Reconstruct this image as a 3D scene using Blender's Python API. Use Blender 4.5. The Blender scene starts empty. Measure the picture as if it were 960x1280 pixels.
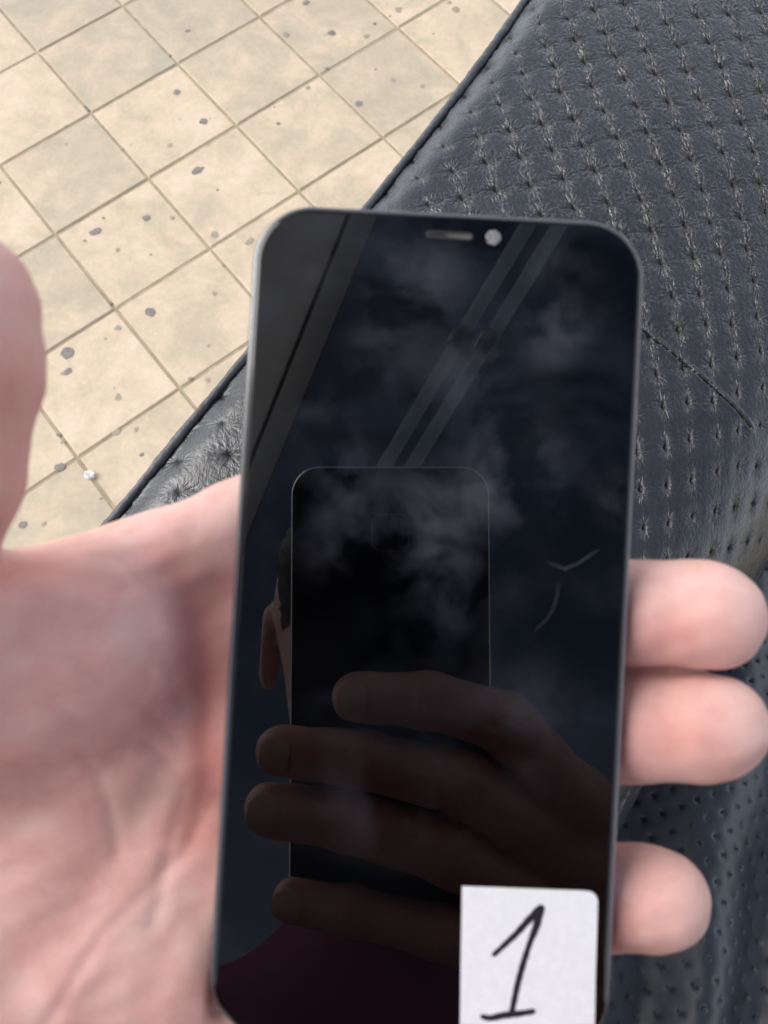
import bpy, math, random
import numpy as np
from mathutils import Matrix, Vector

random.seed(4)
rng = np.random.default_rng(7)
SC = bpy.context.scene
COL = SC.collection
R = math.radians

# ------------------------------------------------------------------ camera
TILT = R(18.65)                 # the lens looks almost straight down
CAM_H = 1.14
F = 950.0                       # focal length for a 960 x 1280 frame
cam_data = bpy.data.cameras.new("camera")
cam = bpy.data.objects.new("camera", cam_data)
COL.objects.link(cam)
cam.location = (0, 0, CAM_H)
cam.rotation_euler = (TILT, 0, 0)
cam_data.sensor_fit = 'VERTICAL'
cam_data.sensor_height = 36.0
cam_data.lens = 36.0 * F / 1280.0
cam_data.clip_start = 0.001
cam_data.clip_end = 3000
cam_data.dof.use_dof = True
cam_data.dof.focus_distance = 0.37
cam_data.dof.aperture_fstop = 20.0
SC.camera = cam

# ------------------------------------------------------------------ sky and sun
SUN_DIR = Vector((-0.84, 0.30, 0.80)).normalized()      # towards the sun
elev = math.asin(SUN_DIR.z)
azim = math.atan2(SUN_DIR.x, SUN_DIR.y)
world = bpy.data.worlds.new("World")
SC.world = world
world.use_nodes = True
wn, wl = world.node_tree.nodes, world.node_tree.links
wn.clear()
w_out = wn.new('ShaderNodeOutputWorld')
w_bg = wn.new('ShaderNodeBackground')
w_bg.inputs['Strength'].default_value = 0.050
sky = wn.new('ShaderNodeTexSky')
sky.sky_type = 'NISHITA'
sky.sun_disc = False
sky.air_density = 0.65
sky.ozone_density = 0.5
sky.dust_density = 2.0
sky.sun_elevation = elev
sky.sun_rotation = azim
w_tc = wn.new('ShaderNodeTexCoord')
w_noise = wn.new('ShaderNodeTexNoise')
w_noise.inputs['Scale'].default_value = 7.5
w_noise.inputs['Detail'].default_value = 5
w_noise.inputs['Roughness'].default_value = 0.52
w_noise.inputs['Distortion'].default_value = 0.0
w_ramp = wn.new('ShaderNodeValToRGB')
w_ramp.color_ramp.elements[0].position = 0.53
w_ramp.color_ramp.elements[0].color = (0, 0, 0, 1)
w_ramp.color_ramp.elements[1].position = 0.76
w_ramp.color_ramp.elements[1].color = (0.07, 0.07, 0.07, 1)
w_mix = wn.new('ShaderNodeMix')
w_mix.data_type = 'RGBA'
w_mix.inputs['B'].default_value = (22.0, 23.0, 24.6, 1)
# clouds lie on a level layer, so they crowd together towards the horizon
w_sep = wn.new('ShaderNodeSeparateXYZ')
wl.new(w_tc.outputs['Generated'], w_sep.inputs[0])


def w_math(op, a, b):
    t = wn.new('ShaderNodeMath')
    t.operation = op
    for k, v in enumerate((a, b)):
        if isinstance(v, (int, float)):
            t.inputs[k].default_value = v
        else:
            wl.new(v, t.inputs[k])
    return t.outputs[0]


w_up = w_math('ADD', w_math('MAXIMUM', w_sep.outputs['Z'], 0.0), 0.12)
w_cmb = wn.new('ShaderNodeCombineXYZ')
wl.new(w_math('DIVIDE', w_sep.outputs['X'], w_up), w_cmb.inputs['X'])
wl.new(w_math('DIVIDE', w_sep.outputs['Y'], w_up), w_cmb.inputs['Y'])
wl.new(w_cmb.outputs[0], w_noise.inputs['Vector'])
wl.new(w_noise.outputs['Fac'], w_ramp.inputs['Fac'])
w_hz = w_math('MULTIPLY', w_math('POWER', w_math('SUBTRACT', 1.0, w_math('MAXIMUM', w_sep.outputs['Z'], 0.0)), 2.2), 0.85)
wl.new(w_math('MINIMUM', w_math('ADD', w_ramp.outputs['Color'], w_hz), 0.95), w_mix.inputs['Factor'])
wl.new(sky.outputs['Color'], w_mix.inputs['A'])
wl.new(w_mix.outputs['Result'], w_bg.inputs['Color'])
wl.new(w_bg.outputs['Background'], w_out.inputs['Surface'])

sun_data = bpy.data.lights.new("sun", 'SUN')
sun_data.energy = 1.45
sun_data.angle = R(48)
sun_data.color = (1.0, 0.965, 0.915)
sun = bpy.data.objects.new("sun", sun_data)
COL.objects.link(sun)
sun.rotation_euler = (-SUN_DIR).to_track_quat('-Z', 'Y').to_euler()

SC.view_settings.view_transform = 'Standard'
SC.view_settings.look = 'None'
SC.view_settings.exposure = 1.42
SC.view_settings.gamma = 1.0
SC.view_settings.use_curve_mapping = False
SC.cycles.max_bounces = 8
SC.cycles.use_denoising = True

# ------------------------------------------------------------------ frames
# Hand frame: millimetres, origin where the optical axis meets the phone,
# X right, Y away from the holder, Z up towards the lens.
D = 137.0
ct, st = math.cos(TILT), math.sin(TILT)
AX = np.array([[1, 0, 0], [0, ct, st], [0, -st, ct]])    # rows: X, Y, Z axes of the hand frame in the world
CAM = np.array([0, 0, CAM_H])
ORG = CAM - AX[2] * D * 0.001


def c2w(p):
    return ORG + (np.asarray(p, float) * 0.001) @ AX


def w2c(p):
    return (np.asarray(p, float) - ORG) @ AX.T * 1000.0


def pz(px, py, z):
    k = (D - z) / F
    return np.array([(px - 480) * k, (640 - py) * k, z])


def ray(px, py):
    a, b = (px - 480) / F, (640 - py) / F
    return a * AX[0] + b * AX[1] - AX[2]


def on_level(px, py, z):
    d = ray(px, py)
    return CAM + d * ((z - CAM_H) / d[2])


# ------------------------------------------------------------------ object helpers
def link(name, me, mat, parent=None, smooth=False):
    o = bpy.data.objects.new(name, me)
    COL.objects.link(o)
    if mat is not None and not me.materials:
        me.materials.append(mat)
    if parent is not None:
        o.parent = parent
    if smooth:
        me.polygons.foreach_set('use_smooth', np.ones(len(me.polygons), bool))
    return o


def mesh_np(name, V, Q):
    """mesh from numpy vertices and quads / triangles"""
    V = np.ascontiguousarray(V, np.float32)
    Q = np.ascontiguousarray(Q, np.int32)
    n = Q.shape[1]
    me = bpy.data.meshes.new(name)
    me.vertices.add(len(V))
    me.vertices.foreach_set('co', V.ravel())
    me.loops.add(Q.size)
    me.loops.foreach_set('vertex_index', Q.ravel())
    me.polygons.add(len(Q))
    me.polygons.foreach_set('loop_start', np.arange(0, Q.size, n, dtype=np.int32))
    me.update(calc_edges=True)
    return me


def build(name, V, faces, mat, parent=None, smooth=False, origin=None):
    """V in world metres; a top-level object gets its origin at its base"""
    V = np.asarray(V, float)
    if parent is None:
        if origin is None:
            lo, hi = V.min(0), V.max(0)
            origin = np.array([(lo[0] + hi[0]) / 2, (lo[1] + hi[1]) / 2, lo[2]])
        base = np.asarray(origin, float)
    else:
        base = np.array(world_loc(parent))
    if isinstance(faces, np.ndarray):
        me = mesh_np(name, V - base, faces)
    else:
        me = bpy.data.meshes.new(name)
        me.from_pydata([tuple(v) for v in (V - base)], [], [tuple(f) for f in faces])
    o = link(name, me, mat, parent, smooth)
    if parent is None:
        o.location = base
    return o


def world_loc(o):
    v = Vector((0, 0, 0))
    while o is not None:
        v = v + Vector(o.location)
        o = o.parent
    return v


def empty(name, loc):
    o = bpy.data.objects.new(name, None)
    COL.objects.link(o)
    o.location = loc
    o.empty_display_size = 0.02
    return o


def tag(o, label=None, cat=None, group=None, kind=None):
    if label:
        o['label'] = label
    if cat:
        o['category'] = cat
    if group:
        o['group'] = group
    if kind:
        o['kind'] = kind
    return o


def tube(pts, r, n=10, cap=True):
    """swept tube along a polyline; r scalar or per point; returns V, F"""
    pts = np.asarray(pts, float)
    m = len(pts)
    r = np.full(m, r) if np.isscalar(r) else np.asarray(r, float)
    T = np.gradient(pts, axis=0)
    T /= np.linalg.norm(T, axis=1)[:, None]
    up = np.array([0.13, 0.21, 0.97])
    A = np.cross(T, up)
    A /= np.linalg.norm(A, axis=1)[:, None]
    B = np.cross(A, T)
    ang = np.arange(n) * 2 * np.pi / n
    V = pts[:, None, :] + r[:, None, None] * (np.cos(ang)[None, :, None] * A[:, None, :] + np.sin(ang)[None, :, None] * B[:, None, :])
    V = V.reshape(-1, 3)
    Fc = []
    for i in range(m - 1):
        for k in range(n):
            Fc.append((i * n + k, i * n + (k + 1) % n, (i + 1) * n + (k + 1) % n, (i + 1) * n + k))
    if cap:
        Fc.append(tuple(range(n))[::-1])
        Fc.append(tuple((m - 1) * n + k for k in range(n)))
    return V, Fc


# ------------------------------------------------------------------ materials
def new_mat(name):
    m = bpy.data.materials.new(name)
    m.use_nodes = True
    nt = m.node_tree
    return m, nt.nodes, nt.links, nt.nodes['Principled BSDF']


def simple(name, col, rough=0.5, metal=0.0, spec=0.5):
    m, n, l, b = new_mat(name)
    b.inputs['Base Color'].default_value = (*col, 1)
    b.inputs['Roughness'].default_value = rough
    b.inputs['Metallic'].default_value = metal
    b.inputs['Specular IOR Level'].default_value = spec
    return m


def noise(n, l, vec, scale, detail=4, rough=0.5, dist=0.0, dims='3D'):
    t = n.new('ShaderNodeTexNoise')
    t.noise_dimensions = dims
    t.inputs['Scale'].default_value = scale
    t.inputs['Detail'].default_value = detail
    t.inputs['Roughness'].default_value = rough
    t.inputs['Distortion'].default_value = dist
    if vec is not None:
        l.new(vec, t.inputs['Vector'])
    return t


def ramp(n, l, fac, stops):
    t = n.new('ShaderNodeValToRGB')
    e = t.color_ramp.elements
    e[0].position, e[0].color = stops[0][0], (*stops[0][1], 1)
    e[1].position, e[1].color = stops[-1][0], (*stops[-1][1], 1)
    for p, c in stops[1:-1]:
        k = e.new(p)
        k.color = (*c, 1)
    l.new(fac, t.inputs['Fac'])
    return t


def mixc(n, l, fac, a, b, mode='MIX'):
    t = n.new('ShaderNodeMix')
    t.data_type = 'RGBA'
    t.blend_type = mode
    for sock, v in (('Factor', fac), ('A', a), ('B', b)):
        if isinstance(v, (int, float)):
            t.inputs[sock].default_value = v
        elif isinstance(v, tuple):
            t.inputs[sock].default_value = (*v, 1)
        else:
            l.new(v, t.inputs[sock])
    return t.outputs['Result']


def bump(n, l, b, height, strength, distance):
    t = n.new('ShaderNodeBump')
    t.inputs['Strength'].default_value = strength
    t.inputs['Distance'].default_value = distance
    l.new(height, t.inputs['Height'])
    l.new(t.outputs['Normal'], b.inputs['Normal'])
    return t


def mat_tile():
    m, n, l, b = new_mat('worn_cement_tile')
    geo = n.new('ShaderNodeNewGeometry')
    inf = n.new('ShaderNodeObjectInfo')
    add = n.new('ShaderNodeVectorMath')
    add.operation = 'ADD'
    mul = n.new('ShaderNodeVectorMath')
    mul.operation = 'SCALE'
    cmb = n.new('ShaderNodeCombineXYZ')
    for k in 'XYZ':
        l.new(inf.outputs['Random'], cmb.inputs[k])
    mul.inputs['Scale'].default_value = 3.0
    l.new(cmb.outputs[0], mul.inputs[0])
    l.new(geo.outputs['Position'], add.inputs[0])
    l.new(mul.outputs[0], add.inputs[1])
    v = add.outputs[0]
    big = noise(n, l, v, 11, 7, 0.68, 0.4)
    sub = n.new('ShaderNodeMath')
    sub.operation = 'MULTIPLY_ADD'
    l.new(inf.outputs['Random'], sub.inputs[0])
    sub.inputs[1].default_value = 0.20
    l.new(big.outputs['Fac'], sub.inputs[2])
    base = ramp(n, l, sub.outputs[0], [(0.40, (0.41, 0.36, 0.275)), (0.55, (0.475, 0.405, 0.30)), (0.68, (0.575, 0.465, 0.345)), (0.82, (0.63, 0.52, 0.40))])
    fine = noise(n, l, v, 90, 5, 0.7)
    c1 = mixc(n, l, 0.30, base.outputs['Color'], ramp(n, l, fine.outputs['Fac'], [(0.3, (0.74, 0.73, 0.71)), (0.7, (1.12, 1.12, 1.1))]).outputs['Color'], 'MULTIPLY')
    spots = noise(n, l, v, 45, 3, 0.55)
    sr = ramp(n, l, spots.outputs['Fac'], [(0.66, (0, 0, 0)), (0.76, (0.5, 0.5, 0.5))])
    c2 = mixc(n, l, sr.outputs['Color'], c1, (0.30, 0.265, 0.21))
    l.new(c2, b.inputs['Base Color'])
    b.inputs['Roughness'].default_value = 0.78
    b.inputs['Specular IOR Level'].default_value = 0.3
    bump(n, l, b, fine.outputs['Fac'], 0.35, 0.0015)
    return m


def mat_grout():
    m, n, l, b = new_mat('sandy_joint')
    geo = n.new('ShaderNodeNewGeometry')
    t = noise(n, l, geo.outputs['Position'], 30, 5, 0.6)
    c = ramp(n, l, t.outputs['Fac'], [(0.3, (0.27, 0.22, 0.145)), (0.7, (0.43, 0.36, 0.25))])
    l.new(c.outputs['Color'], b.inputs['Base Color'])
    b.inputs['Roughness'].default_value = 0.95
    return m


def mat_leather(name='black_leather', col=(0.034, 0.037, 0.042), rough=0.40, grain=900.0, gs=0.30):
    m, n, l, b = new_mat(name)
    geo = n.new('ShaderNodeTexCoord')
    t = noise(n, l, geo.outputs['Object'], grain, 4, 0.6, 0.4)
    t2 = noise(n, l, geo.outputs['Object'], grain * 0.28, 4, 0.6, 0.6)
    s = n.new('ShaderNodeMath')
    s.operation = 'ADD'
    l.new(t.outputs['Fac'], s.inputs[0])
    l.new(t2.outputs['Fac'], s.inputs[1])
    big = noise(n, l, geo.outputs['Object'], 14, 5, 0.6)
    c = ramp(n, l, big.outputs['Fac'], [(0.3, tuple(0.75 * k for k in col)), (0.7, tuple(1.35 * k for k in col))])
    l.new(c.outputs['Color'], b.inputs['Base Color'])
    rr = n.new('ShaderNodeMapRange')
    rr.inputs['To Min'].default_value = rough - 0.08
    rr.inputs['To Max'].default_value = rough + 0.10
    l.new(t2.outputs['Fac'], rr.inputs['Value'])
    l.new(rr.outputs['Result'], b.inputs['Roughness'])
    bump(n, l, b, s.outputs[0], gs, 0.0006)
    return m


def mat_seat():
    m, n, l, b = new_mat('pinched_black_leather')
    def at(nm_, out):
        t = n.new('ShaderNodeAttribute')
        t.attribute_name = nm_
        return t.outputs[out]
    def math_(op, a, c, d=None, clamp=False):
        t = n.new('ShaderNodeMath')
        t.operation = op
        t.use_clamp = clamp
        for k, v in enumerate((a, c, d)):
            if v is None:
                continue
            if isinstance(v, (int, float)):
                t.inputs[k].default_value = v
            else:
                l.new(v, t.inputs[k])
        return t.outputs[0]
    def ridged(vec, scale, detail):
        t = noise(n, l, vec, scale, detail, 0.55, 0.0)
        return math_('SUBTRACT', 1.0, math_('MULTIPLY', math_('ABSOLUTE', math_('SUBTRACT', t.outputs['Fac'], 0.5), 0), 8.5), None, True)
    tc = n.new('ShaderNodeTexCoord')
    o = tc.outputs['Object']
    rad = math_('MULTIPLY', ridged(at('polar', 'Vector'), 0.85, 2), at('w_rad', 'Fac'))
    fol = math_('MULTIPLY', ridged(at('foldv', 'Vector'), 1.0, 2), at('w_fold', 'Fac'))
    mp = n.new('ShaderNodeMapping')
    mp.inputs['Rotation'].default_value = (0, 0, R(-35))
    mp.inputs['Scale'].default_value = (1.0, 0.42, 1.0)
    l.new(o, mp.inputs['Vector'])
    g1 = noise(n, l, mp.outputs['Vector'], 430, 3, 0.6, 1.0)
    g2_ = noise(n, l, o, 1200, 2, 0.5)
    fin = math_('MULTIPLY', math_('MULTIPLY_ADD', g2_.outputs['Fac'], 0.35, g1.outputs['Fac']), at('w_fine', 'Fac'))
    hsum = math_('MULTIPLY_ADD', fin, 0.72, math_('MULTIPLY_ADD', rad, 0.75, math_('MULTIPLY', fol, 0.32)))
    bump(n, l, b, hsum, 1.0, 0.00062)
    big = noise(n, l, o, 14, 5, 0.6)
    c = ramp(n, l, big.outputs['Fac'], [(0.3, (0.014, 0.015, 0.018)), (0.7, (0.025, 0.027, 0.031))])
    l.new(mixc(n, l, at('pit_shade', 'Fac'), c.outputs['Color'], (0.006, 0.006, 0.006)), b.inputs['Base Color'])  # hole shade painted into the colour of dimple pits and seam slit
    l.new(math_('MULTIPLY_ADD', at('pit_shade', 'Fac'), -0.6, 0.72), b.inputs['Specular IOR Level'])
    rr_ = n.new('ShaderNodeMapRange')
    rr_.inputs['To Min'].default_value = 0.21
    rr_.inputs['To Max'].default_value = 0.34
    l.new(g1.outputs['Fac'], rr_.inputs['Value'])
    l.new(rr_.outputs['Result'], b.inputs['Roughness'])
    return m


def mat_skin(name='skin', gain=1.0):
    m, n, l, b = new_mat(name)
    tc = n.new('ShaderNodeTexCoord')
    at = n.new('ShaderNodeAttribute')
    at.attribute_name = 'flush'
    t1 = noise(n, l, tc.outputs['Object'], 60, 4, 0.6, 0.5)
    base = ramp(n, l, t1.outputs['Fac'], [(0.32, (0.59 * gain, 0.345 * gain, 0.305 * gain)), (0.52, (0.66 * gain, 0.425 * gain, 0.385 * gain)), (0.70, (0.68 * gain, 0.49 * gain, 0.44 * gain))])
    t2 = noise(n, l, tc.outputs['Object'], 230, 4, 0.65)
    mott = ramp(n, l, t2.outputs['Fac'], [(0.35, (0.93, 0.84, 0.83)), (0.65, (1.06, 1.06, 1.06))])
    c = mixc(n, l, 0.5, base.outputs['Color'], mott.outputs['Color'], 'MULTIPLY')
    c = mixc(n, l, at.outputs['Fac'], c, (0.58 * gain, 0.215 * gain, 0.18 * gain))
    l.new(c, b.inputs['Base Color'])
    b.inputs['Roughness'].default_value = 0.50
    b.inputs['Specular IOR Level'].default_value = 0.35
    b.inputs['Subsurface Weight'].default_value = 0.35
    b.inputs['Subsurface Radius'].default_value = (1.0, 0.32, 0.18)
    b.inputs['Subsurface Scale'].default_value = 0.004
    t3 = noise(n, l, tc.outputs['Object'], 1300, 3, 0.6, 1.2)
    bump(n, l, b, t3.outputs['Fac'], 0.25, 0.0004)
    return m


def mat_screen():
    m, n, l, b = new_mat('smudged_black_glass')
    tc = n.new('ShaderNodeTexCoord')
    mp = n.new('ShaderNodeMapping')
    mp.inputs['Rotation'].default_value = (0, 0, R(35))
    mp.inputs['Scale'].default_value = (1.0, 1.6, 1.0)
    l.new(tc.outputs['Object'], mp.inputs['Vector'])
    t1 = noise(n, l, mp.outputs['Vector'], 34, 5, 0.58, 0.6)
    r1 = ramp(n, l, t1.outputs['Fac'], [(0.43, (0, 0, 0)), (0.70, (1, 1, 1))])
    t2 = noise(n, l, tc.outputs['Object'], 14, 2, 0.5)
    r2 = ramp(n, l, t2.outputs['Fac'], [(0.36, (0.05, 0.05, 0.05)), (0.56, (1, 1, 1))])
    mask = mixc(n, l, 1.0, r1.outputs['Color'], r2.outputs['Color'], 'MULTIPLY')
    sp = n.new('ShaderNodeSeparateXYZ')
    l.new(tc.outputs['Object'], sp.inputs[0])
    mr = n.new('ShaderNodeMapRange')
    mr.inputs['From Min'].default_value = -0.045
    mr.inputs['From Max'].default_value = 0.015
    mr.inputs['To Min'].default_value = 0.15
    l.new(sp.outputs['Y'], mr.inputs['Value'])
    mask = mixc(n, l, 1.0, mask, mr.outputs['Result'], 'MULTIPLY')
    col = mixc(n, l, mask, (0.0006, 0.0007, 0.0011), (0.010, 0.012, 0.017))
    l.new(col, b.inputs['Base Color'])
    b.inputs['Roughness'].default_value = 0.008
    b.inputs['IOR'].default_value = 1.45
    return m


M_TILE, M_GROUT = mat_tile(), mat_grout()
M_LEATHER = mat_leather()
M_SEAT = mat_seat()
M_PIPING = mat_leather('worn_piping_leather', (0.060, 0.064, 0.071), 0.42, 1100.0, 0.45)
M_COVER = mat_leather('dull_black_cover', (0.030, 0.037, 0.047), 0.44, 700.0, 0.25)
M_SKIN = mat_skin()
M_GLASS = mat_screen()
M_FRAME = simple('grey_satin_metal', (0.17, 0.18, 0.20), 0.27, 0.95)
M_BLACK = simple('black_plastic', (0.012, 0.012, 0.013), 0.45)
M_BACKGLASS = simple('black_back_glass', (0.004, 0.004, 0.005), 0.05)
M_BRIGHT = simple('bright_metal', (0.62, 0.62, 0.63), 0.22, 1.0)
M_LENS = simple('lens_glass', (0.002, 0.002, 0.004), 0.02)
M_SHIRT = simple('maroon_cloth', (0.13, 0.018, 0.055), 0.9)
M_HAIR = simple('dark_hair', (0.012, 0.009, 0.008), 0.6)
M_NAIL = simple('fingernail', (0.66, 0.45, 0.40), 0.25)


# ------------------------------------------------------------------ pavement
TW = 0.1998 * np.exp(1j * R(38.932))
T0 = complex(-0.68823, 1.34981)
pave_me = bpy.data.meshes.new('pavement')
G = 40.0
pave_me.from_pydata([(-G, -G, -0.0019), (G, -G, -0.0019), (G, G, -0.0019), (-G, G, -0.0019)], [], [(0, 1, 2, 3)])
pavement = link('pavement', pave_me, M_GROUT)
tag(pavement, 'beige square paving with sandy joints under the seat', kind='structure')


def tile_mesh(seed):
    r = random.Random(seed)
    h, c = 0.0976, 0.0020
    ring = lambda s, z: [(x * s, y * s, z) for x, y in ((-1, -1), (1, -1), (1, 1), (-1, 1))]
    jit = [0.0004 * (r.random() - 0.5) for _ in range(4)]
    V = ring(h, -0.02) + ring(h, -c) + [(x, y, z + j) for (x, y, z), j in zip(ring(h - c, 0.0), jit)]
    Fc = [(8, 9, 10, 11)]
    for a in (0, 4):
        for k in range(4):
            Fc.append((a + k, a + (k + 1) % 4, a + 4 + (k + 1) % 4, a + 4 + k))
    me = bpy.data.meshes.new('tile')
    me.from_pydata(V, [], Fc)
    me.materials.append(M_TILE)
    return me


tile_meshes = [tile_mesh(s) for s in range(5)]
for i in range(-7, 8):
    for j in range(-6, 13):
        w = TW * complex(i + 0.5, -(j + 0.5)) + T0
        if not (-1.35 < w.real < 1.3 and -0.65 < w.imag < 1.75):
            continue
        o = bpy.data.objects.new('tile', random.choice(tile_meshes))
        COL.objects.link(o)
        o.parent = pavement
        o.location = (w.real, w.imag, random.uniform(-0.0007, 0.0007))
        o.rotation_euler = (random.gauss(0, 0.0025), random.gauss(0, 0.0025), np.angle(TW) + random.choice((0, 1, 2, 3)) * math.pi / 2 + random.gauss(0, 0.003))

# trodden chewing gum, flat dark blobs on the tiles
M_GUM, gn, gl, gb = new_mat('trodden_gum')
gg = gn.new('ShaderNodeNewGeometry')
gt = noise(gn, gl, gg.outputs['Position'], 120, 4, 0.6)
gl.new(ramp(gn, gl, gt.outputs['Fac'], [(0.3, (0.14, 0.125, 0.112)), (0.7, (0.25, 0.22, 0.19))]).outputs['Color'], gb.inputs['Base Color'])
gb.inputs['Roughness'].default_value = 0.7
M_GUM_FAINT = M_GUM.copy()
M_GUM_FAINT.name = 'worn_gum'
for nd in M_GUM_FAINT.node_tree.nodes:
    if nd.type == 'VALTORGB':
        nd.color_ramp.elements[0].color = (0.26, 0.225, 0.17, 1)
        nd.color_ramp.elements[1].color = (0.35, 0.30, 0.225, 1)
gum = [(20, 108, 6, 2.0, 0), (8, 132, 4, 1, 0), (97, 136, 7, 1.9, 0), (147, 215, 10, 1.25, 0), (128, 228, 4, 1, 1), (221, 115, 5, 1, 0), (255, 152, 5, 1, 0),
       (213, 182, 5, 1.4, 1), (208, 70, 5, 1.6, 1), (248, 213, 6.5, 1.5, 0), (183, 272, 5, 1, 0), (118, 290, 7.5, 1.6, 0), (215, 272, 3, 1, 1), (147, 312, 3, 1, 1),
       (348, 155, 5, 1, 0), (420, 155, 5.5, 1.2, 0), (385, 110, 4, 1, 1), (449, 130, 5.5, 1.1, 0), (382, 3, 4.5, 1.2, 0), (414, 41, 5, 1.1, 0), (357, 43, 4, 1, 1),
       (458, 45, 3.5, 1.5, 1), (188, 390, 7.5, 1.0, 0), (148, 410, 4.5, 1, 1), (84, 442, 8, 1.05, 0), (84, 464, 6, 1.2, 0), (148, 497, 6, 1, 1), (268, 293, 5, 1, 1),
       (312, 302, 6, 1.9, 1), (145, 540, 6, 1.2, 1), (170, 537, 4.5, 1, 1), (75, 584, 7, 1.1, 0), (28, 586, 4.5, 1, 0), (4, 658, 5, 1.2, 0), (29, 656, 6, 1.1, 0),
       (260, 475, 3.5, 1, 1), (498, 12, 5, 1, 1), (570, 12, 5.5, 1, 1), (492, 100, 4, 1, 1), (528, 108, 3.5, 1, 1), (336, 330, 4, 1, 1), (55, 655, 3, 1, 1), (268, 367, 3, 1, 1)]
gum = [(a_, b_, c_ * random.uniform(0.78, 0.98), d_, e_) for a_, b_, c_, d_, e_ in gum]
gum += [(random.uniform(-40, 640), random.uniform(-30, 660), random.uniform(1.2, 2.6), random.uniform(1, 1.8), random.random() < 0.6) for _ in range(70)]
for (px, py, rp, asp, faint) in gum:
    c = on_level(px, py, 0.0)
    c2 = on_level(px + 1, py, 0.0)
    r0 = rp * np.linalg.norm(c2 - c)
    n = 20
    ph = [random.uniform(0.62, 1.35) for _ in range(n)]
    a0 = random.uniform(0.2, 0.8)
    V, Fc = [], []
    for lev, (s, z) in enumerate(((1.08, 0.0002), (0.9, 0.00035), (0.4, 0.00045))):
        for k in range(n):
            a = 2 * math.pi * k / n
            q = complex(asp ** 0.5 * math.cos(a), math.sin(a) / asp ** 0.5) * np.exp(1j * a0) * r0 * s * (ph[k] * 0.4 + ph[(k + 1) % n] * 0.3 + ph[k - 1] * 0.3)
            V.append((c[0] + q.real, c[1] + q.imag, z))
    for lev in range(2):
        for k in range(n):
            Fc.append((lev * n + k, lev * n + (k + 1) % n, (lev + 1) * n + (k + 1) % n, (lev + 1) * n + k))
    Fc.append(tuple(2 * n + k for k in range(n)))
    build('gum_spot', V, Fc, M_GUM_FAINT if faint else M_GUM, pavement, False)

# crumpled scrap of white paper lying in a joint
c = on_level(112, 593, 0.004)
V, Fc = [], []
nn = 9
for i in range(nn):
    for j in range(nn):
        x, y = (i / (nn - 1) - 0.5) * 0.016, (j / (nn - 1) - 0.5) * 0.013
        V.append((c[0] + x * random.uniform(0.85, 1.1), c[1] + y * random.uniform(0.85, 1.1), 0.002 + random.uniform(0, 0.006)))
for i in range(nn - 1):
    for j in range(nn - 1):
        a = i * nn + j
        Fc.append((a, a + nn, a + nn + 1, a + 1))
scrap = build('paper_scrap', V, Fc, simple('scrap_paper', (0.8, 0.79, 0.77), 0.8))
tag(scrap, 'tiny crumpled white scrap lying in a paving joint', 'paper scrap')


# ------------------------------------------------------------------ overhead canopy and rails (seen mirrored in the screen)
PH_ROT, PH_TX, PH_TY = R(-3.2), R(-1.5), R(-0.45)
PH = (Matrix.Rotation(PH_TX, 3, 'X') @ Matrix.Rotation(PH_TY, 3, 'Y') @ Matrix.Rotation(PH_ROT, 3, 'Z'))
PH = np.array(PH)
PH_N = PH[:, 2]
PH_C = pz(536.0, 780.0, 0.0)
PH_C = PH_C - PH_N * 0
PH_C[2] = -(PH_N[0] * PH_C[0] + PH_N[1] * PH_C[1]) / PH_N[2]


def phone2c(p):
    return PH_C + np.asarray(p, float) @ PH.T


def on_phone(px, py, lift=0.0):
    """phone-local mm of the point of the screen plane seen at a pixel"""
    o = np.array([0, 0, D])
    d = np.array([(px - 480) / F, (640 - py) / F, -1.0])
    k = ((PH_C - o) @ PH_N) / (d @ PH_N)
    q = (o + d * k - PH_C) @ PH
    q[2] += lift
    return q


def mirror_ray(px, py):
    o = np.array([0, 0, D])
    d = np.array([(px - 480) / F, (640 - py) / F, -1.0])
    k = ((PH_C - o) @ PH_N) / (d @ PH_N)
    h = o + d * k
    return h, d - 2 * (d @ PH_N) * PH_N


def refl(px, py, z):
    h, r = mirror_ray(px, py)
    return h + r * ((z - h[2]) / r[2])


def refl_level(px, py, wz):
    h, r = mirror_ray(px, py)
    hw, rw = c2w(h), r @ AX
    return hw + rw * ((wz - hw[2]) / rw[2])


def slab(poly, z0, z1):
    n = len(poly)
    V = [(p[0], p[1], z0) for p in poly] + [(p[0], p[1], z1) for p in poly]
    Fc = [tuple(range(n))[::-1], tuple(range(n, 2 * n))] + [(k, (k + 1) % n, n + (k + 1) % n, n + k) for k in range(n)]
    return V, Fc


CZ = 3.4
ea, eb = refl_level(474, 262, CZ), refl_level(312, 660, CZ)
e = (eb - ea)
ea2, eb2 = ea - e * 0.5, eb + e * 0.6
sa, sb = refl_level(438, 262, CZ), refl_level(318, 455, CZ)
sd = (sb - sa)
nrm = np.array([-e[1], e[0], 0.0])
nrm /= np.linalg.norm(nrm)
if nrm[0] > 0:
    nrm = -nrm
gap = 0.007
wid = abs((sa - ea) @ nrm)
canopy = empty('canopy', tuple((ea + eb) / 2))
tag(canopy, 'pale grey canopy overhead, mirrored along the left of the dark screen', 'canopy')
M_CAN, cn, cl_, cb = new_mat('pale_awning_cloth')
cb.inputs['Base Color'].default_value = (0.84, 0.88, 0.95, 1)
cb.inputs['Roughness'].default_value = 0.9
ctr_ = cn.new('ShaderNodeBsdfTranslucent')
ctr_.inputs['Color'].default_value = (0.84, 0.87, 0.92, 1)
cmx = cn.new('ShaderNodeMixShader')
cmx.inputs['Fac'].default_value = 0.6
cl_.new(cb.outputs[0], cmx.inputs[1])
cl_.new(ctr_.outputs[0], cmx.inputs[2])
cl_.new(cmx.outputs[0], cn['Material Output'].inputs['Surface'])
M_RAILP, cn, cl_, cb = new_mat('frosted_pale_plastic')
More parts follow.
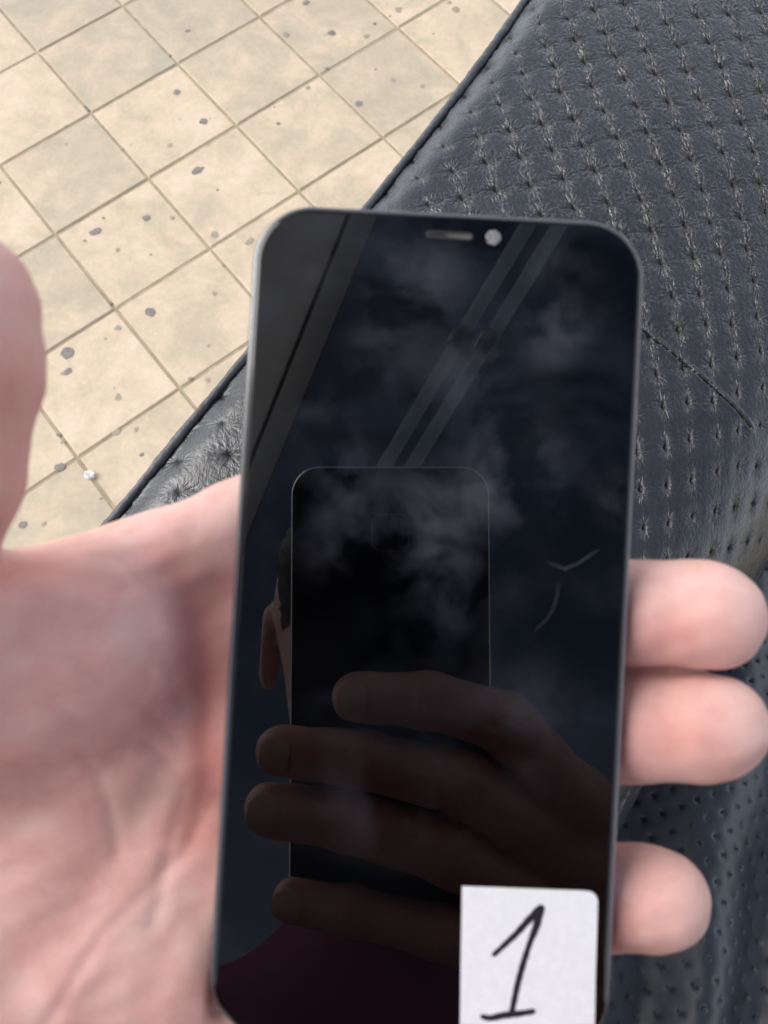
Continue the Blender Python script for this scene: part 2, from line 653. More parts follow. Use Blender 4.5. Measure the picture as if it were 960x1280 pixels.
cb.inputs['Base Color'].default_value = (0.70, 0.81, 0.97, 1)
cb.inputs['Roughness'].default_value = 0.6
ctr_ = cn.new('ShaderNodeBsdfTranslucent')
ctr_.inputs['Color'].default_value = (0.78, 0.86, 0.98, 1)
cmx = cn.new('ShaderNodeMixShader')
cmx.inputs['Fac'].default_value = 0.6
cl_.new(cb.outputs[0], cmx.inputs[1])
cl_.new(ctr_.outputs[0], cmx.inputs[2])
cl_.new(cmx.outputs[0], cn['Material Output'].inputs['Surface'])
for a0, a1 in ((0.0, wid - gap), (wid + gap, wid + 1.1)):
    poly = [ea2 + nrm * a0, eb2 + nrm * a0, eb2 + nrm * a1, ea2 + nrm * a1]
    V, Fc = [(p[0], p[1], CZ) for p in poly], [(3, 2, 1, 0)]
    build('soffit_panel', V, Fc, M_CAN, canopy)
V, Fc = slab([ea2 + nrm * (wid - 0.08), eb2 + nrm * (wid - 0.08), eb2 + nrm * (wid + 0.08), ea2 + nrm * (wid + 0.08)], CZ + 0.09, CZ + 0.15)
build('carrier_beam', V, Fc, simple('dark_beam_paint', (0.16, 0.16, 0.165), 0.6), canopy)

RZ = 3.1
for k, (p0, p1, lab) in enumerate((((660, 280), (488, 570), 'pale overhead rail nearer the canopy, mirrored in the dark screen'),
                                   ((697, 285), (520, 575), 'pale overhead rail farther from the canopy, mirrored in the dark screen'))):
    a, b = refl_level(*p0, RZ), refl_level(*p1, RZ)
    d = b - a
    a2, b2 = a - d * 0.7, b + d * 0.25
    V, Fc = tube([a2 + (b2 - a2) * t for t in np.linspace(0, 1, 8)], 0.021, 12)
    rail = build('overhead_rail', V, Fc, M_RAILP, None, True)
    tag(rail, lab, 'rail', 'overhead rails above the phone')
    jt = a + d * 0.47
    u = d / np.linalg.norm(d)
    V, Fc = tube([jt - u * 0.035, jt, jt + u * 0.035], 0.03, 12)
    build('joint_sleeve', V, Fc, M_FRAME, rail, True)


# ------------------------------------------------------------------ numpy noise
def vnoise(x, y, seed, size=512):
    g = np.random.default_rng(seed).random((size, size)).astype(np.float32)
    xi, yi = np.floor(x).astype(int), np.floor(y).astype(int)
    fx, fy = x - xi, y - yi
    fx, fy = fx * fx * (3 - 2 * fx), fy * fy * (3 - 2 * fy)
    x0, x1, y0, y1 = xi % size, (xi + 1) % size, yi % size, (yi + 1) % size
    return (g[x0, y0] * (1 - fx) + g[x1, y0] * fx) * (1 - fy) + (g[x0, y1] * (1 - fx) + g[x1, y1] * fx) * fy


def sstep(a, b, x):
    t = np.clip((x - a) / (b - a), 0, 1)
    return t * t * (3 - 2 * t)


def grid_quads(n, m):
    i = np.arange(n * m).reshape(n, m)
    return np.stack([i[:-1, :-1], i[1:, :-1], i[1:, 1:], i[:-1, 1:]], -1).reshape(-1, 4)


# ------------------------------------------------------------------ padded seat
SEAT_Z = 0.74
edge_px = [(690, -45), (655, 0), (622, 45), (590, 93), (555, 148), (520, 196), (484, 243), (448, 268), (400, 325), (356, 383), (312, 440), (283, 475), (250, 520), (210, 570), (170, 620), (130, 665), (108, 690), (70, 733)]
edge = np.array([on_level(x, y, SEAT_Z - 0.006)[:2] for x, y in edge_px])
B0, B1 = np.array([-0.16231, 0.11106]), np.array([0.10065, 0.52351])
Ed = (B1 - B0) / np.linalg.norm(B1 - B0)
En = np.array([Ed[1], -Ed[0]])
et = (edge - B0) @ Ed
es = (edge - B0) @ En
order = np.argsort(et)
edge_fit = np.polyfit(et, es, 4)
T_LO, T_HI = -0.12, 0.60


def edge_s(t):
    tc = np.clip(t, et.min(), et.max())
    return np.polyval(edge_fit, tc)


ROLL_S, ROLL_R = 0.245, 0.085


def seat_base(x, y):
    """height of the bare upholstery at a plan position"""
    t = (x - B0[0]) * Ed[0] + (y - B0[1]) * Ed[1]
    s = (x - B0[0]) * En[0] + (y - B0[1]) * En[1]
    z = SEAT_Z + 0.004 - 0.25 * (s - 0.14) ** 2
    q = np.clip(s - (ROLL_S + 0.05 * (t - 0.05)), 0, None)
    qc = np.clip(q, 0, ROLL_R * 0.975)
    z = z - (ROLL_R - np.sqrt(ROLL_R ** 2 - qc ** 2)) - np.clip(q - ROLL_R * 0.975, 0, None) * 4.4
    ds = np.clip(s - edge_s(t), 0, None)
    z = z - 0.007 * np.exp(-(ds / 0.012) ** 2)
    return z


def hit_seat(px, py):
    d = ray(px, py)
    z = SEAT_Z
    for _ in range(40):
        p = CAM + d * ((z - CAM_H) / d[2])
        z = 0.5 * z + 0.5 * float(seat_base(p[0], p[1]))
    return p


LAT = {0: [(745, 12, 0), (758, 40, 1), (771, 68, 2), (785, 100, 3), (795, 131, 4), (811, 167, 5), (825, 205, 6), (837, 243, 7), (853, 285, 8), (860, 320, 9), (873, 359, 10), (882, 403, 11), (889, 454, 12), (901, 548, 14), (901, 594, 15), (898, 644, 16), (893, 689, 17)],
       -1: [(708, 22, 0), (716, 47, 1), (731, 77, 2), (741, 104, 3), (757, 140, 4), (772, 173, 5), (784, 210, 6), (798, 245, 7), (807, 282, 8), (818, 325, 9), (832, 364, 10), (843, 413, 11), (857, 461, 12), (865, 503, 13), (869, 553, 14), (871, 597, 15), (873, 648, 16), (869, 700, 17)],
       -2: [(680, 58, 1), (689, 84, 2), (705, 112, 3), (719, 146, 4), (733, 179, 5), (743, 214, 6), (755, 251, 7), (818, 462, 12), (825, 507, 13), (832, 556, 14), (839, 608, 15), (842, 658, 16)],
       -3: [(642, 70, 1), (654, 95, 2), (666, 122, 3), (676, 153, 4), (688, 184, 5), (697, 217, 6), (796, 563, 14), (800, 615, 15), (807, 665, 16)],
       -4: [(605, 77, 1), (617, 106, 2), (629, 133, 3), (639, 163, 4), (649, 192, 5), (658, 229, 6), (670, 263, 7)],
       -5: [(584, 122, 2), (588, 144, 3), (596, 171, 4), (604, 200, 5), (617, 236, 6)],
       -6: [(551, 158, 3), (558, 181, 4), (565, 210, 5), (575, 245, 6)],
       -7: [(521, 200, 4), (526, 225, 5), (538, 255, 6)],
       -8: [(490, 242, 5)],
       1: [(784, 4, 0), (796, 34, 1), (812, 62, 2), (823, 93, 3), (836, 127, 4), (848, 163, 5), (863, 199, 6), (877, 236, 7), (890, 276, 8), (904, 315, 9), (911, 356, 10), (919, 398, 11), (924, 449, 12), (925, 496, 13), (930, 545, 14), (926, 590, 15), (919, 635, 16), (912, 680, 17)],
       2: [(836, 27, 1), (849, 57, 2), (861, 88, 3), (875, 119, 4), (889, 157, 5), (900, 191, 6), (917, 230, 7), (930, 271, 8), (948, 356, 10), (955, 398, 11), (957, 444, 12), (956, 490, 13), (955, 537, 14), (939, 628, 16), (928, 671, 17)],
       3: [(871, 23, 1), (886, 50, 2), (903, 87, 3), (914, 118, 4), (928, 154, 5), (941, 190, 6), (951, 225, 7), (943, 663, 17)],
       4: [(956, 654, 17)],
       -13: [(263, 562, 13), (264, 603, 14)], -14: [(223, 578, 13), (219, 617, 14)], -15: [(192, 628, 14)]}
pts, uu, vv = [], [], []
for u_, lst in LAT.items():
    for (px, py, v_) in lst:
        p = hit_seat(px, py)
        pts.append(p[:2])
        uu.append(u_)
        vv.append(v_)
pts, uu, vv = np.array(pts), np.array(uu, float), np.array(vv, float)


def basis(x, y):
    x, y = (x - 0.1) / 0.2, (y - 0.25) / 0.2
    return np.stack([np.ones_like(x), x, y, x * x, x * y, y * y, x ** 3, x * x * y, x * y * y, y ** 3], -1)


BM = basis(pts[:, 0], pts[:, 1])
reg = np.diag([0, 0, 0, .02, .02, .02, .1, .1, .1, .1])
CU = np.linalg.solve(BM.T @ BM + reg, BM.T @ uu)
CV = np.linalg.solve(BM.T @ BM + reg, BM.T @ vv)
print('lattice fit error', np.abs(BM @ CU - uu).max(), np.abs(BM @ CV - vv).max())

STEP = 0.00062
ts = np.arange(T_LO, T_HI, STEP)
S_W = 0.355
ns = int(S_W / STEP)
Tg, Sg = np.meshgrid(ts, np.linspace(0, S_W, ns), indexing='ij')
S_abs = edge_s(Tg) + Sg
X = B0[0] + Tg * Ed[0] + S_abs * En[0]
Y = B0[1] + Tg * Ed[1] + S_abs * En[1]
Z = seat_base(X, Y)
bs = basis(X, Y)
U, Vv = bs @ CU, bs @ CV
del bs
U = U + 0.10 * (vnoise(U * 0.9 + 40, Vv * 0.9 + 40, 1) - 0.5)
Vv = Vv + 0.10 * (vnoise(U * 0.9 + 90, Vv * 0.9 + 10, 2) - 0.5)
iu, iv = np.round(U).astype(int), np.round(Vv).astype(int)
tab = np.random.default_rng(3).random((64, 64, 6)).astype(np.float32)
rc = tab[iu % 64, iv % 64]
du = (U - iu - 0.10 * (rc[..., 0] - 0.5)) * 15.0
dv = (Vv - iv - 0.10 * (rc[..., 1] - 0.5)) * 14.0
rr = np.sqrt(du * du + dv * dv)
thh = np.arctan2(dv, du)
smooth_zone = sstep(9.0, 14.0, Vv + 0.25 * U)             # the smoother lower part of the seat
wr = 1.0 - 0.62 * smooth_zone
near_edge = sstep(0.012, 0.05, Sg)
wr = wr * (0.25 + 0.75 * near_edge)
strong = sstep(-6, 1, U) * (1 - smooth_zone)              # tension folds along the columns
wob = vnoise(U * 6 + 30, Vv * 6 + 30, 5) - 0.5
wob2 = vnoise(U * 14 + 30, Vv * 14 + 30, 6) - 0.5
h = 0.5 * (1 - np.exp(-(rr / 5.0) ** 2))
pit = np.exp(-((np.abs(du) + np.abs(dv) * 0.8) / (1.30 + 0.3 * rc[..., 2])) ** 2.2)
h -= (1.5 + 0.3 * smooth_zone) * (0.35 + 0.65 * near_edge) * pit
h += 0.22 * (1 - smooth_zone) * np.exp(-(rr / 0.5) ** 2)                      # the little knot at the bottom of each dimple


def ridge(a):
    return 1.0 - 2.0 * np.abs(np.sin(a * 0.5)) ** 0.8


n1 = 9 + np.floor(rc[..., 3] * 5)
n2 = 15 + np.floor(rc[..., 4] * 6)
h += wr * 0.32 * ridge(n1 * thh + 6.28 * rc[..., 5] + 5.0 * wob) * np.exp(-((rr - 2.4) / 1.7) ** 2)
h += wr * 0.20 * ridge(n2 * thh + 6.28 * rc[..., 2] + 7.0 * wob) * np.exp(-((rr - 4.3) / 2.1) ** 2)
fold = np.exp(-(du / 2.3) ** 2) * sstep(0.8, 3.0, np.abs(dv))
h += strong * 0.32 * fold * np.cos(2 * np.pi * (du + 1.3 * wob * 2) / 1.9) * (0.6 + 0.8 * rc[..., 4])
h += (0.35 * wr) * 0.35 * np.exp(-(du / 2.6) ** 2) * np.cos(2 * np.pi * (du + 1.6 * wob) / 2.2) * sstep(1.0, 3.0, np.abs(dv))
rowl = np.exp(-((dv + 1.2 * wob) / 0.45) ** 2) * sstep(1.0, 2.6, np.abs(du))
h -= (0.12 + 0.18 * (1 - strong)) * wr * rowl * sstep(0.35, 0.6, rc[..., 3] + 0.2)
h += wr * 0.10 * (wob2 + 0.7 * (vnoise(U * 30, Vv * 22 + 70, 8) - 0.5))
h += 0.07 * (vnoise(U * 22 + 300, Vv * 9 + 70, 9) - 0.5) + 0.06 * (vnoise(U * 40 + 300, Vv * 40 + 70, 10) - 0.5)
h += 0.3 * (vnoise(U * 0.6 + 50, Vv * 0.6 + 50, 11) - 0.5)
# the split seam near the phone's right side
q0, q1, q2 = hit_seat(792, 405)[:2], hit_seat(880, 470)[:2], hit_seat(938, 535)[:2]
tt_ = np.linspace(0, 1, 24)[:, None]
seam = (1 - tt_) ** 2 * q0 + 2 * tt_ * (1 - tt_) * q1 + tt_ ** 2 * q2
near = (np.abs(X - seam[:, 0].mean()) < 0.06) & (np.abs(Y - seam[:, 1].mean()) < 0.09)
xs, ys = X[near], Y[near]
dm = np.full(xs.shape, 1e9)
for a_, b_ in zip(seam[:-1], seam[1:]):
    ab = b_ - a_
    k = np.clip(((xs - a_[0]) * ab[0] + (ys - a_[1]) * ab[1]) / (ab @ ab), 0, 1)
    dm = np.minimum(dm, np.hypot(xs - a_[0] - k * ab[0], ys - a_[1] - k * ab[1]))
dm = dm * 1000
wj = vnoise(xs * 400 + 60, ys * 400 + 60, 12)
h[near] += -(1.6 + 1.8 * wj) * np.exp(-(dm / (0.25 + 0.45 * wj)) ** 2) + 0.35 * np.exp(-((dm - 1.6) / 1.2) ** 2)
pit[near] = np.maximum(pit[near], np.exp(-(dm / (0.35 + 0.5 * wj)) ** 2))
# seam groove along the piping
sm = Sg * 1000
crk = vnoise(Tg * 260 + 50, Sg * 0 + 5, 13)
h -= 1.6 * np.exp(-((sm - 0.6) / (0.5 + 1.0 * crk)) ** 2)
polar = np.stack([np.cos(thh) * 3.2 + iu * 7.31, np.sin(thh) * 3.2 + iv * 5.17, rr * 0.16], -1)
w_rad = wr * np.clip(np.exp(-((rr - 2.8) / 3.3) ** 2), 0, 1) * (1 - pit)
foldv = np.stack([du * 0.62 + iu * 3.7 + 1.1 * wob, dv * 0.16 + Vv * 0.35, iu * 2.3], -1)
w_fold = (strong * 1.0 + 0.35 * wr) * fold * (np.abs(du) < 6.5)
w_fine = 0.35 + 0.65 * wr
# normals of the bare surface, then displace along them
P3 = np.stack([X, Y, Z], -1)
gt_, gs_ = np.gradient(P3, axis=0), np.gradient(P3, axis=1)
N = np.cross(gs_, gt_)
N /= np.linalg.norm(N, axis=-1, keepdims=True)
if N[ts.size // 2, 10, 2] < 0:
    N = -N
P3 = P3 + N * (h * 0.001)[..., None]
seat = empty('padded_seat', (0.13, 0.2, 0.0))
tag(seat, 'long black dimpled leather seat with piped edge above the pavement', 'seat')
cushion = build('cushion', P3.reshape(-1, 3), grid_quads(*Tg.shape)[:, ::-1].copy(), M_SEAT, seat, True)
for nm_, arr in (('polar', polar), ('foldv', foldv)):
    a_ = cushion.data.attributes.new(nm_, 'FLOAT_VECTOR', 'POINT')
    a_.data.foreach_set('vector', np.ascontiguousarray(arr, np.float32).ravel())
for nm_, arr in (('w_rad', w_rad), ('w_fold', w_fold), ('w_fine', w_fine), ('pit_shade', pit)):
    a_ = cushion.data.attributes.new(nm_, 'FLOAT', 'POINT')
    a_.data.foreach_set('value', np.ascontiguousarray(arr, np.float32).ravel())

# piping: a soft cord with gathered leather
tp = np.arange(T_LO, T_HI, 0.0011)
sp = edge_s(tp) - 0.0020
px_, py_ = B0[0] + tp * Ed[0] + sp * En[0], B0[1] + tp * Ed[1] + sp * En[1]
pzv = seat_base(px_ + En[0] * 0.002, py_ + En[1] * 0.002) - 0.0006
rad = 0.0028 + 0.00035 * (vnoise(tp * 120 + 9, tp * 0 + 3, 21) - 0.5) + 0.0008 * (vnoise(tp * 24 + 9, tp * 0 + 3, 22) - 0.5)
V, Fc = tube(np.stack([px_, py_, pzv], -1), rad, 16)
# small gathers across the cord
Vr = np.array(V).reshape(len(tp), 16, 3)
g = (vnoise(np.repeat(tp[:, None], 16, 1) * 420 + np.abs(np.arange(16)[None] - 8) * 0.10, np.arange(16)[None] * 0.35 + 0 * tp[:, None] + 5, 23) - 0.5) * 0.0007
ctr = np.stack([px_, py_, pzv], -1)[:, None]
dirn = (Vr - ctr)
dirn /= np.linalg.norm(dirn, axis=-1, keepdims=True)
V = (Vr + dirn * g[..., None]).reshape(-1, 3)
build('piping', V, Fc, M_PIPING, seat, True)

# outer side wall and base under the cushion
sl = np.linspace(T_LO, T_HI, 160)
prof = [(-0.001, -0.009), (-0.004, -0.05), (0.0, -0.11), (0.02, -0.15)]
V = []
for t_ in sl:
    s0 = float(edge_s(t_))
    for ds_, dz_ in prof:
        q = B0 + Ed * t_ + En * (s0 + ds_)
        V.append((q[0], q[1], SEAT_Z - 0.002 + dz_))
build('side_panel', V, grid_quads(len(sl), len(prof)), M_LEATHER, seat, True)
for nm, (sa_, sb_, za, zb, ta, tb) in {'base_pan': (0.02, 0.27, 0.55, 0.60, T_LO + 0.02, T_HI - 0.02), 'pedestal': (0.08, 0.22, 0.0, 0.55, 0.1, 0.5)}.items():
    poly = [B0 + Ed * ta + En * sa_, B0 + Ed * tb + En * sa_, B0 + Ed * tb + En * sb_, B0 + Ed * ta + En * sb_]
    V, Fc = slab(poly, za, zb)
    build(nm, V, Fc, M_BLACK, seat)

# the lower, looser part of the upholstery to the right
lo0 = on_level(760, 1330, 0.60)[:2]
nx, ny = 520, 560
gx, gy = np.meshgrid(np.linspace(0.03, 0.46, nx), np.linspace(-0.32, 0.28, ny), indexing='ij')
ca, sa2 = math.cos(R(18)), math.sin(R(18))
uu2, vv2 = (gx * ca + gy * sa2) / 0.0125, (-gx * sa2 + gy * ca) / 0.0125
uu2 = uu2 + 0.5 * (vnoise(gx * 18 + 9, gy * 18 + 9, 31) - 0.5)
vv2 = vv2 + 0.5 * (vnoise(gx * 18 + 49, gy * 18 + 9, 32) - 0.5)
ru, rv = uu2 - np.round(uu2), vv2 - np.round(vv2)
r2 = np.hypot(ru, rv) * 12.5
hz = -2.2 * np.exp(-(r2 / 1.5) ** 2) + 0.5 * (1 - np.exp(-(r2 / 4) ** 2))
cf = (gx * 0.94 - gy * 0.34)                       # folds run away from the holder
hz *= 0.55 + 0.9 * vnoise(gx * 60 + 11, gy * 60 + 17, 36)
hz += 12.0 * np.sin(cf * 2 * np.pi / 0.105 + 2.4 * (vnoise(gx * 7 + 20, gy * 7 + 20, 33) - 0.5) * 2 + 0.6) + 8.0 * (vnoise(gx * 26 + 20, gy * 9 + 20, 34) - 0.5)
hz += 1.2 * (vnoise(gx * 70 + 20, gy * 70 + 20, 35) - 0.5)
zz = 0.57 - 0.10 * np.clip(gx - 0.16, 0, None) + hz * 0.001
build('lower_cover', np.stack([gx, gy, zz], -1).reshape(-1, 3), grid_quads(nx, ny), M_COVER, seat, True)


# ------------------------------------------------------------------ implicit surfaces
class Field:
    def __init__(self, lo, hi, step):
        self.lo, self.step = np.array(lo, float), step
        n = np.ceil((np.array(hi) - self.lo) / step).astype(int) + 1
        ax = [(self.lo[k] + np.arange(n[k]) * step).astype(np.float32) for k in range(3)]
        self.x, self.y, self.z = ax[0][:, None, None], ax[1][None, :, None], ax[2][None, None, :]
        self.shape = tuple(n)

    def cap(self, a, b, ra, rb):
        a, b = np.asarray(a, np.float32), np.asarray(b, np.float32)
        ba = b - a
        bb = float(ba @ ba) + 1e-6
        X_, Y_, Z_ = self.x - a[0], self.y - a[1], self.z - a[2]
        t = np.clip((X_ * ba[0] + Y_ * ba[1] + Z_ * ba[2]) / bb, 0, 1)
        return np.sqrt((X_ - t * ba[0]) ** 2 + (Y_ - t * ba[1]) ** 2 + (Z_ - t * ba[2]) ** 2) - (ra + t * (rb - ra))

    def ell(self, c, r, M=None):
        X_, Y_, Z_ = self.x - c[0], self.y - c[1], self.z - c[2]
        if M is not None:
            X_, Y_, Z_ = (X_ * M[0][0] + Y_ * M[0][1] + Z_ * M[0][2], X_ * M[1][0] + Y_ * M[1][1] + Z_ * M[1][2], X_ * M[2][0] + Y_ * M[2][1] + Z_ * M[2][2])
        k0 = np.sqrt((X_ / r[0]) ** 2 + (Y_ / r[1]) ** 2 + (Z_ / r[2]) ** 2)
        return (k0 - 1) * min(r) * 0.5 + (k0 - 1) * 0.5 * (sum(r) / 3)

    def box(self, c, half, rnd, M):
        X_, Y_, Z_ = self.x - c[0], self.y - c[1], self.z - c[2]
        q = [np.abs(X_ * M[k][0] + Y_ * M[k][1] + Z_ * M[k][2]) - (half[k] - rnd) for k in range(3)]
        out = np.sqrt(sum(np.maximum(v, 0) ** 2 for v in q))
        return out + np.minimum(np.maximum(np.maximum(q[0], q[1]), q[2]), 0) - rnd


def smin(a, b, k):
    hh = np.clip(k - np.abs(a - b), 0, None) / k
    return np.minimum(a, b) - hh * hh * k * 0.25


def smax(a, b, k):
    return -smin(-a, -b, k)


def nets(f, Dv):
    """surface nets: vertices (in field units) and quads of the zero level"""
    S = Dv < 0
    n = Dv.shape
    c = np.zeros((n[0] - 1, n[1] - 1, n[2] - 1), np.uint8)
    offs = [(i, j, k) for i in (0, 1) for j in (0, 1) for k in (0, 1)]
    for i, j, k in offs:
        c += S[i:n[0] - 1 + i, j:n[1] - 1 + j, k:n[2] - 1 + k]
    act = (c > 0) & (c < 8)
    I, J, K = np.nonzero(act)
    vid = np.full(act.shape, -1, np.int32)
    vid[I, J, K] = np.arange(len(I))
    val = {o: Dv[I + o[0], J + o[1], K + o[2]] for o in offs}
    acc, cnt = np.zeros((len(I), 3)), np.zeros(len(I))
    for o in offs:
        for a in range(3):
            if o[a] == 0:
                o2 = list(o)
                o2[a] = 1
                o2 = tuple(o2)
                v0, v1 = val[o], val[o2]
                mk = (v0 < 0) != (v1 < 0)
                t = np.where(mk, v0 / np.where(mk, v0 - v1, 1), 0)
                p = np.repeat(np.array(o, float)[None], len(I), 0)
                p[:, a] = t
                acc += p * mk[:, None]
                cnt += mk
    Vt = np.stack([I, J, K], -1) + acc / cnt[:, None]
    Vt = f.lo + Vt * f.step
    quads = []
    for a in range(3):
        b, d = (a + 1) % 3, (a + 2) % 3
        sl0 = [slice(None)] * 3
        sl1 = [slice(None)] * 3
        sl0[a], sl1[a] = slice(0, -1), slice(1, None)
        s0, s1 = S[tuple(sl0)], S[tuple(sl1)]
        E = np.nonzero(s0 != s1)
        idx = np.stack(E, -1)
        ok = (idx[:, b] > 0) & (idx[:, d] > 0) & (idx[:, b] < n[b] - 1) & (idx[:, d] < n[d] - 1)
        idx = idx[ok]
        fl = s0[idx[:, 0], idx[:, 1], idx[:, 2]]
        q = []
        for db, dd in ((-1, -1), (0, -1), (0, 0), (-1, 0)):
            e2 = idx.copy()
            e2[:, b] += db
            e2[:, d] += dd
            q.append(vid[e2[:, 0], e2[:, 1], e2[:, 2]])
        q = np.stack(q, -1)
        q[~fl] = q[~fl][:, ::-1]
        quads.append(q)
    Q = np.concatenate(quads)
    return Vt, Q[(Q >= 0).all(1)]


def relax(V, Q, it=2, lam=0.5):
    V = V.copy()
    e = np.concatenate([Q[:, [k, (k + 1) % 4]] for k in range(4)])
    e = np.concatenate([e, e[:, ::-1]])
    deg = np.bincount(e[:, 0], minlength=len(V))[:, None]
    for _ in range(it):
        av = np.stack([np.bincount(e[:, 0], V[e[:, 1], k], minlength=len(V)) for k in range(3)], -1) / np.maximum(deg, 1)
        V = V + lam * (av - V)
    return V


def seg_dist(P, poly):
    dmin = np.full(len(P), 1e9)
    for a, b in zip(poly[:-1], poly[1:]):
        ab = b - a
        k = np.clip(((P - a) @ ab) / (ab @ ab), 0, 1)
        dmin = np.minimum(dmin, np.linalg.norm(P - a - k[:, None] * ab, axis=1))
    return dmin


def vnormals(V, Q):
    n = np.cross(V[Q[:, 2]] - V[Q[:, 0]], V[Q[:, 3]] - V[Q[:, 1]])
    out = np.stack([sum(np.bincount(Q[:, j], n[:, k], minlength=len(V)) for j in range(4)) for k in range(3)], -1)
    return out / np.maximum(np.linalg.norm(out, axis=1, keepdims=True), 1e-9)


# ------------------------------------------------------------------ the phone
PW, PL, PT, PR = 72.0, 150.8, 7.7, 11.0


def rrect(w, l, r, n=14):
    pts_ = []
    for cx, cy, a0 in ((w / 2 - r, l / 2 - r, 0), (-w / 2 + r, l / 2 - r, 90), (-w / 2 + r, -l / 2 + r, 180), (w / 2 - r, -l / 2 + r, 270)):
        for k in range(n + 1):
            a = R(a0 + 90 * k / n)
            pts_.append((cx + r * math.cos(a), cy + r * math.sin(a)))
    return pts_


def lathe_rrect(w, l, r, prof, cap_top=True, cap_bot=True, n=14):
    """prof: (inset, z) from top to bottom"""
    V, Fc = [], []
    for ins, z in prof:
        V += [(x, y, z) for x, y in rrect(w - 2 * ins, l - 2 * ins, max(r - ins, 0.3), n)]
    m = 4 * (n + 1)
    for a in range(len(prof) - 1):
        for k in range(m):
            Fc.append(((a + 1) * m + k, (a + 1) * m + (k + 1) % m, a * m + (k + 1) % m, a * m + k))
    if cap_top:
        Fc.append(tuple(range(m)))
    if cap_bot:
        Fc.append(tuple((len(prof) - 1) * m + k for k in range(m))[::-1])
    return V, Fc


def flat_caps(o):
    for p in o.data.polygons:
        p.use_smooth = len(p.vertices) <= 4
    # sharp edge round the flat faces keeps the mirror flat
    me = o.data
    sharp = set()
    for p in me.polygons:
        if len(p.vertices) > 4:
            sharp.update(tuple(sorted(ek)) for ek in p.edge_keys)
    for ed in me.edges:
        if tuple(sorted(ed.vertices)) in sharp:
            ed.use_edge_sharp = True


def pbuild(name, V, Fc, mat, parent, smooth=True):
    return build(name, c2w(phone2c(np.array(V))), Fc, mat, parent, smooth)


phone = empty('smartphone', tuple(c2w(phone2c((0, 0, -PT)))))
tag(phone, 'black smartphone with a blank smudged screen held in the open palm', 'smartphone')
V, Fc = lathe_rrect(PW, PL, PR, [(1.95, 0.0), (1.55, -0.05), (1.25, -0.18), (1.0, -0.4), (0.90, -0.8)], True, True)
glass = pbuild('screen', V, Fc, M_GLASS, phone)
flat_caps(glass)
V, Fc = lathe_rrect(PW, PL, PR, [(1.4, -0.72), (0.86, -0.68), (0.62, -0.75), (0.34, -1.15), (0.10, -1.9), (0.0, -2.9), (0.0, -4.9), (0.12, -5.9), (0.5, -6.9), (1.2, -7.5), (2.2, -7.7)], True, True)
frame = pbuild('frame', V, Fc, M_FRAME, phone)
flat_caps(frame)
# greasy smears on the glass: soft patches broken up by the fine noise of the glass material
gnt = M_GLASS.node_tree
g_tc = gnt.nodes.new('ShaderNodeTexCoord')
acc_ = None
p_loc = np.array(phone.location)
for (px, py, rad_mm, amt) in ((520, 350, 12, 0.7), (400, 330, 8, 0.3), (692, 412, 8.5, 0.75), (640, 590, 13, 0.9), (540, 650, 13, 0.8), (430, 600, 10, 0.6), (420, 680, 9, 0.45), (590, 470, 11, 0.5),
                              (700, 330, 8, 0.35), (400, 520, 8, 0.35), (560, 750, 12, 0.35), (650, 900, 14, 0.3), (480, 990, 16, 0.22), (770, 620, 7, 0.5), (480, 440, 9, 0.4)):
    cen = c2w(phone2c(on_phone(px, py))) - p_loc
    dn = gnt.nodes.new('ShaderNodeVectorMath')
    dn.operation = 'DISTANCE'
    gnt.links.new(g_tc.outputs['Object'], dn.inputs[0])
    dn.inputs[1].default_value = tuple(cen)
    mr = gnt.nodes.new('ShaderNodeMapRange')
    mr.interpolation_type = 'SMOOTHSTEP'
    mr.inputs['From Min'].default_value = rad_mm * 0.0012
    mr.inputs['From Max'].default_value = 0.0
    mr.inputs['To Max'].default_value = amt
    gnt.links.new(dn.outputs['Value'], mr.inputs['Value'])
    if acc_ is None:
        acc_ = mr.outputs['Result']
    else:
        ad = gnt.nodes.new('ShaderNodeMath')
        ad.operation = 'ADD'
        gnt.links.new(acc_, ad.inputs[0])
        gnt.links.new(mr.outputs['Result'], ad.inputs[1])
        acc_ = ad.outputs[0]
sm_n = noise(gnt.nodes, gnt.links, g_tc.outputs['Object'], 75, 5, 0.58, 0.3)
sm_r = ramp(gnt.nodes, gnt.links, sm_n.outputs['Fac'], [(0.42, (0, 0, 0)), (0.64, (1, 1, 1))])
sm_m = mixc(gnt.nodes, gnt.links, 1.0, sm_r.outputs['Color'], acc_, 'MULTIPLY')
gb_ = gnt.nodes['Principled BSDF'].inputs['Base Color']
prev = gb_.links[0].from_socket
gnt.links.new(mixc(gnt.nodes, gnt.links, sm_m, prev, (0.052, 0.057, 0.071)), gb_)
# earpiece slot
e0, e1 = on_phone(533, 293), on_phone(591, 296)
ax_ = (e1 - e0)[:2]
ln = np.linalg.norm(ax_)
ua = ax_ / ln
ub = np.array([-ua[1], ua[0]])
V, Fc = lathe_rrect(ln, 1.35, 0.6, [(0.0, 0.0), (0.1, 0.05), (0.25, 0.03)], True, False, 6)
mid = ((e0 + e1) / 2)[:2]
V = [(*(mid + ua * x + ub * y), 0.012 + z) for x, y, z in V]
pbuild('earpiece', V, Fc, simple('earpiece_mesh', (0.032, 0.032, 0.030), 0.55), phone)
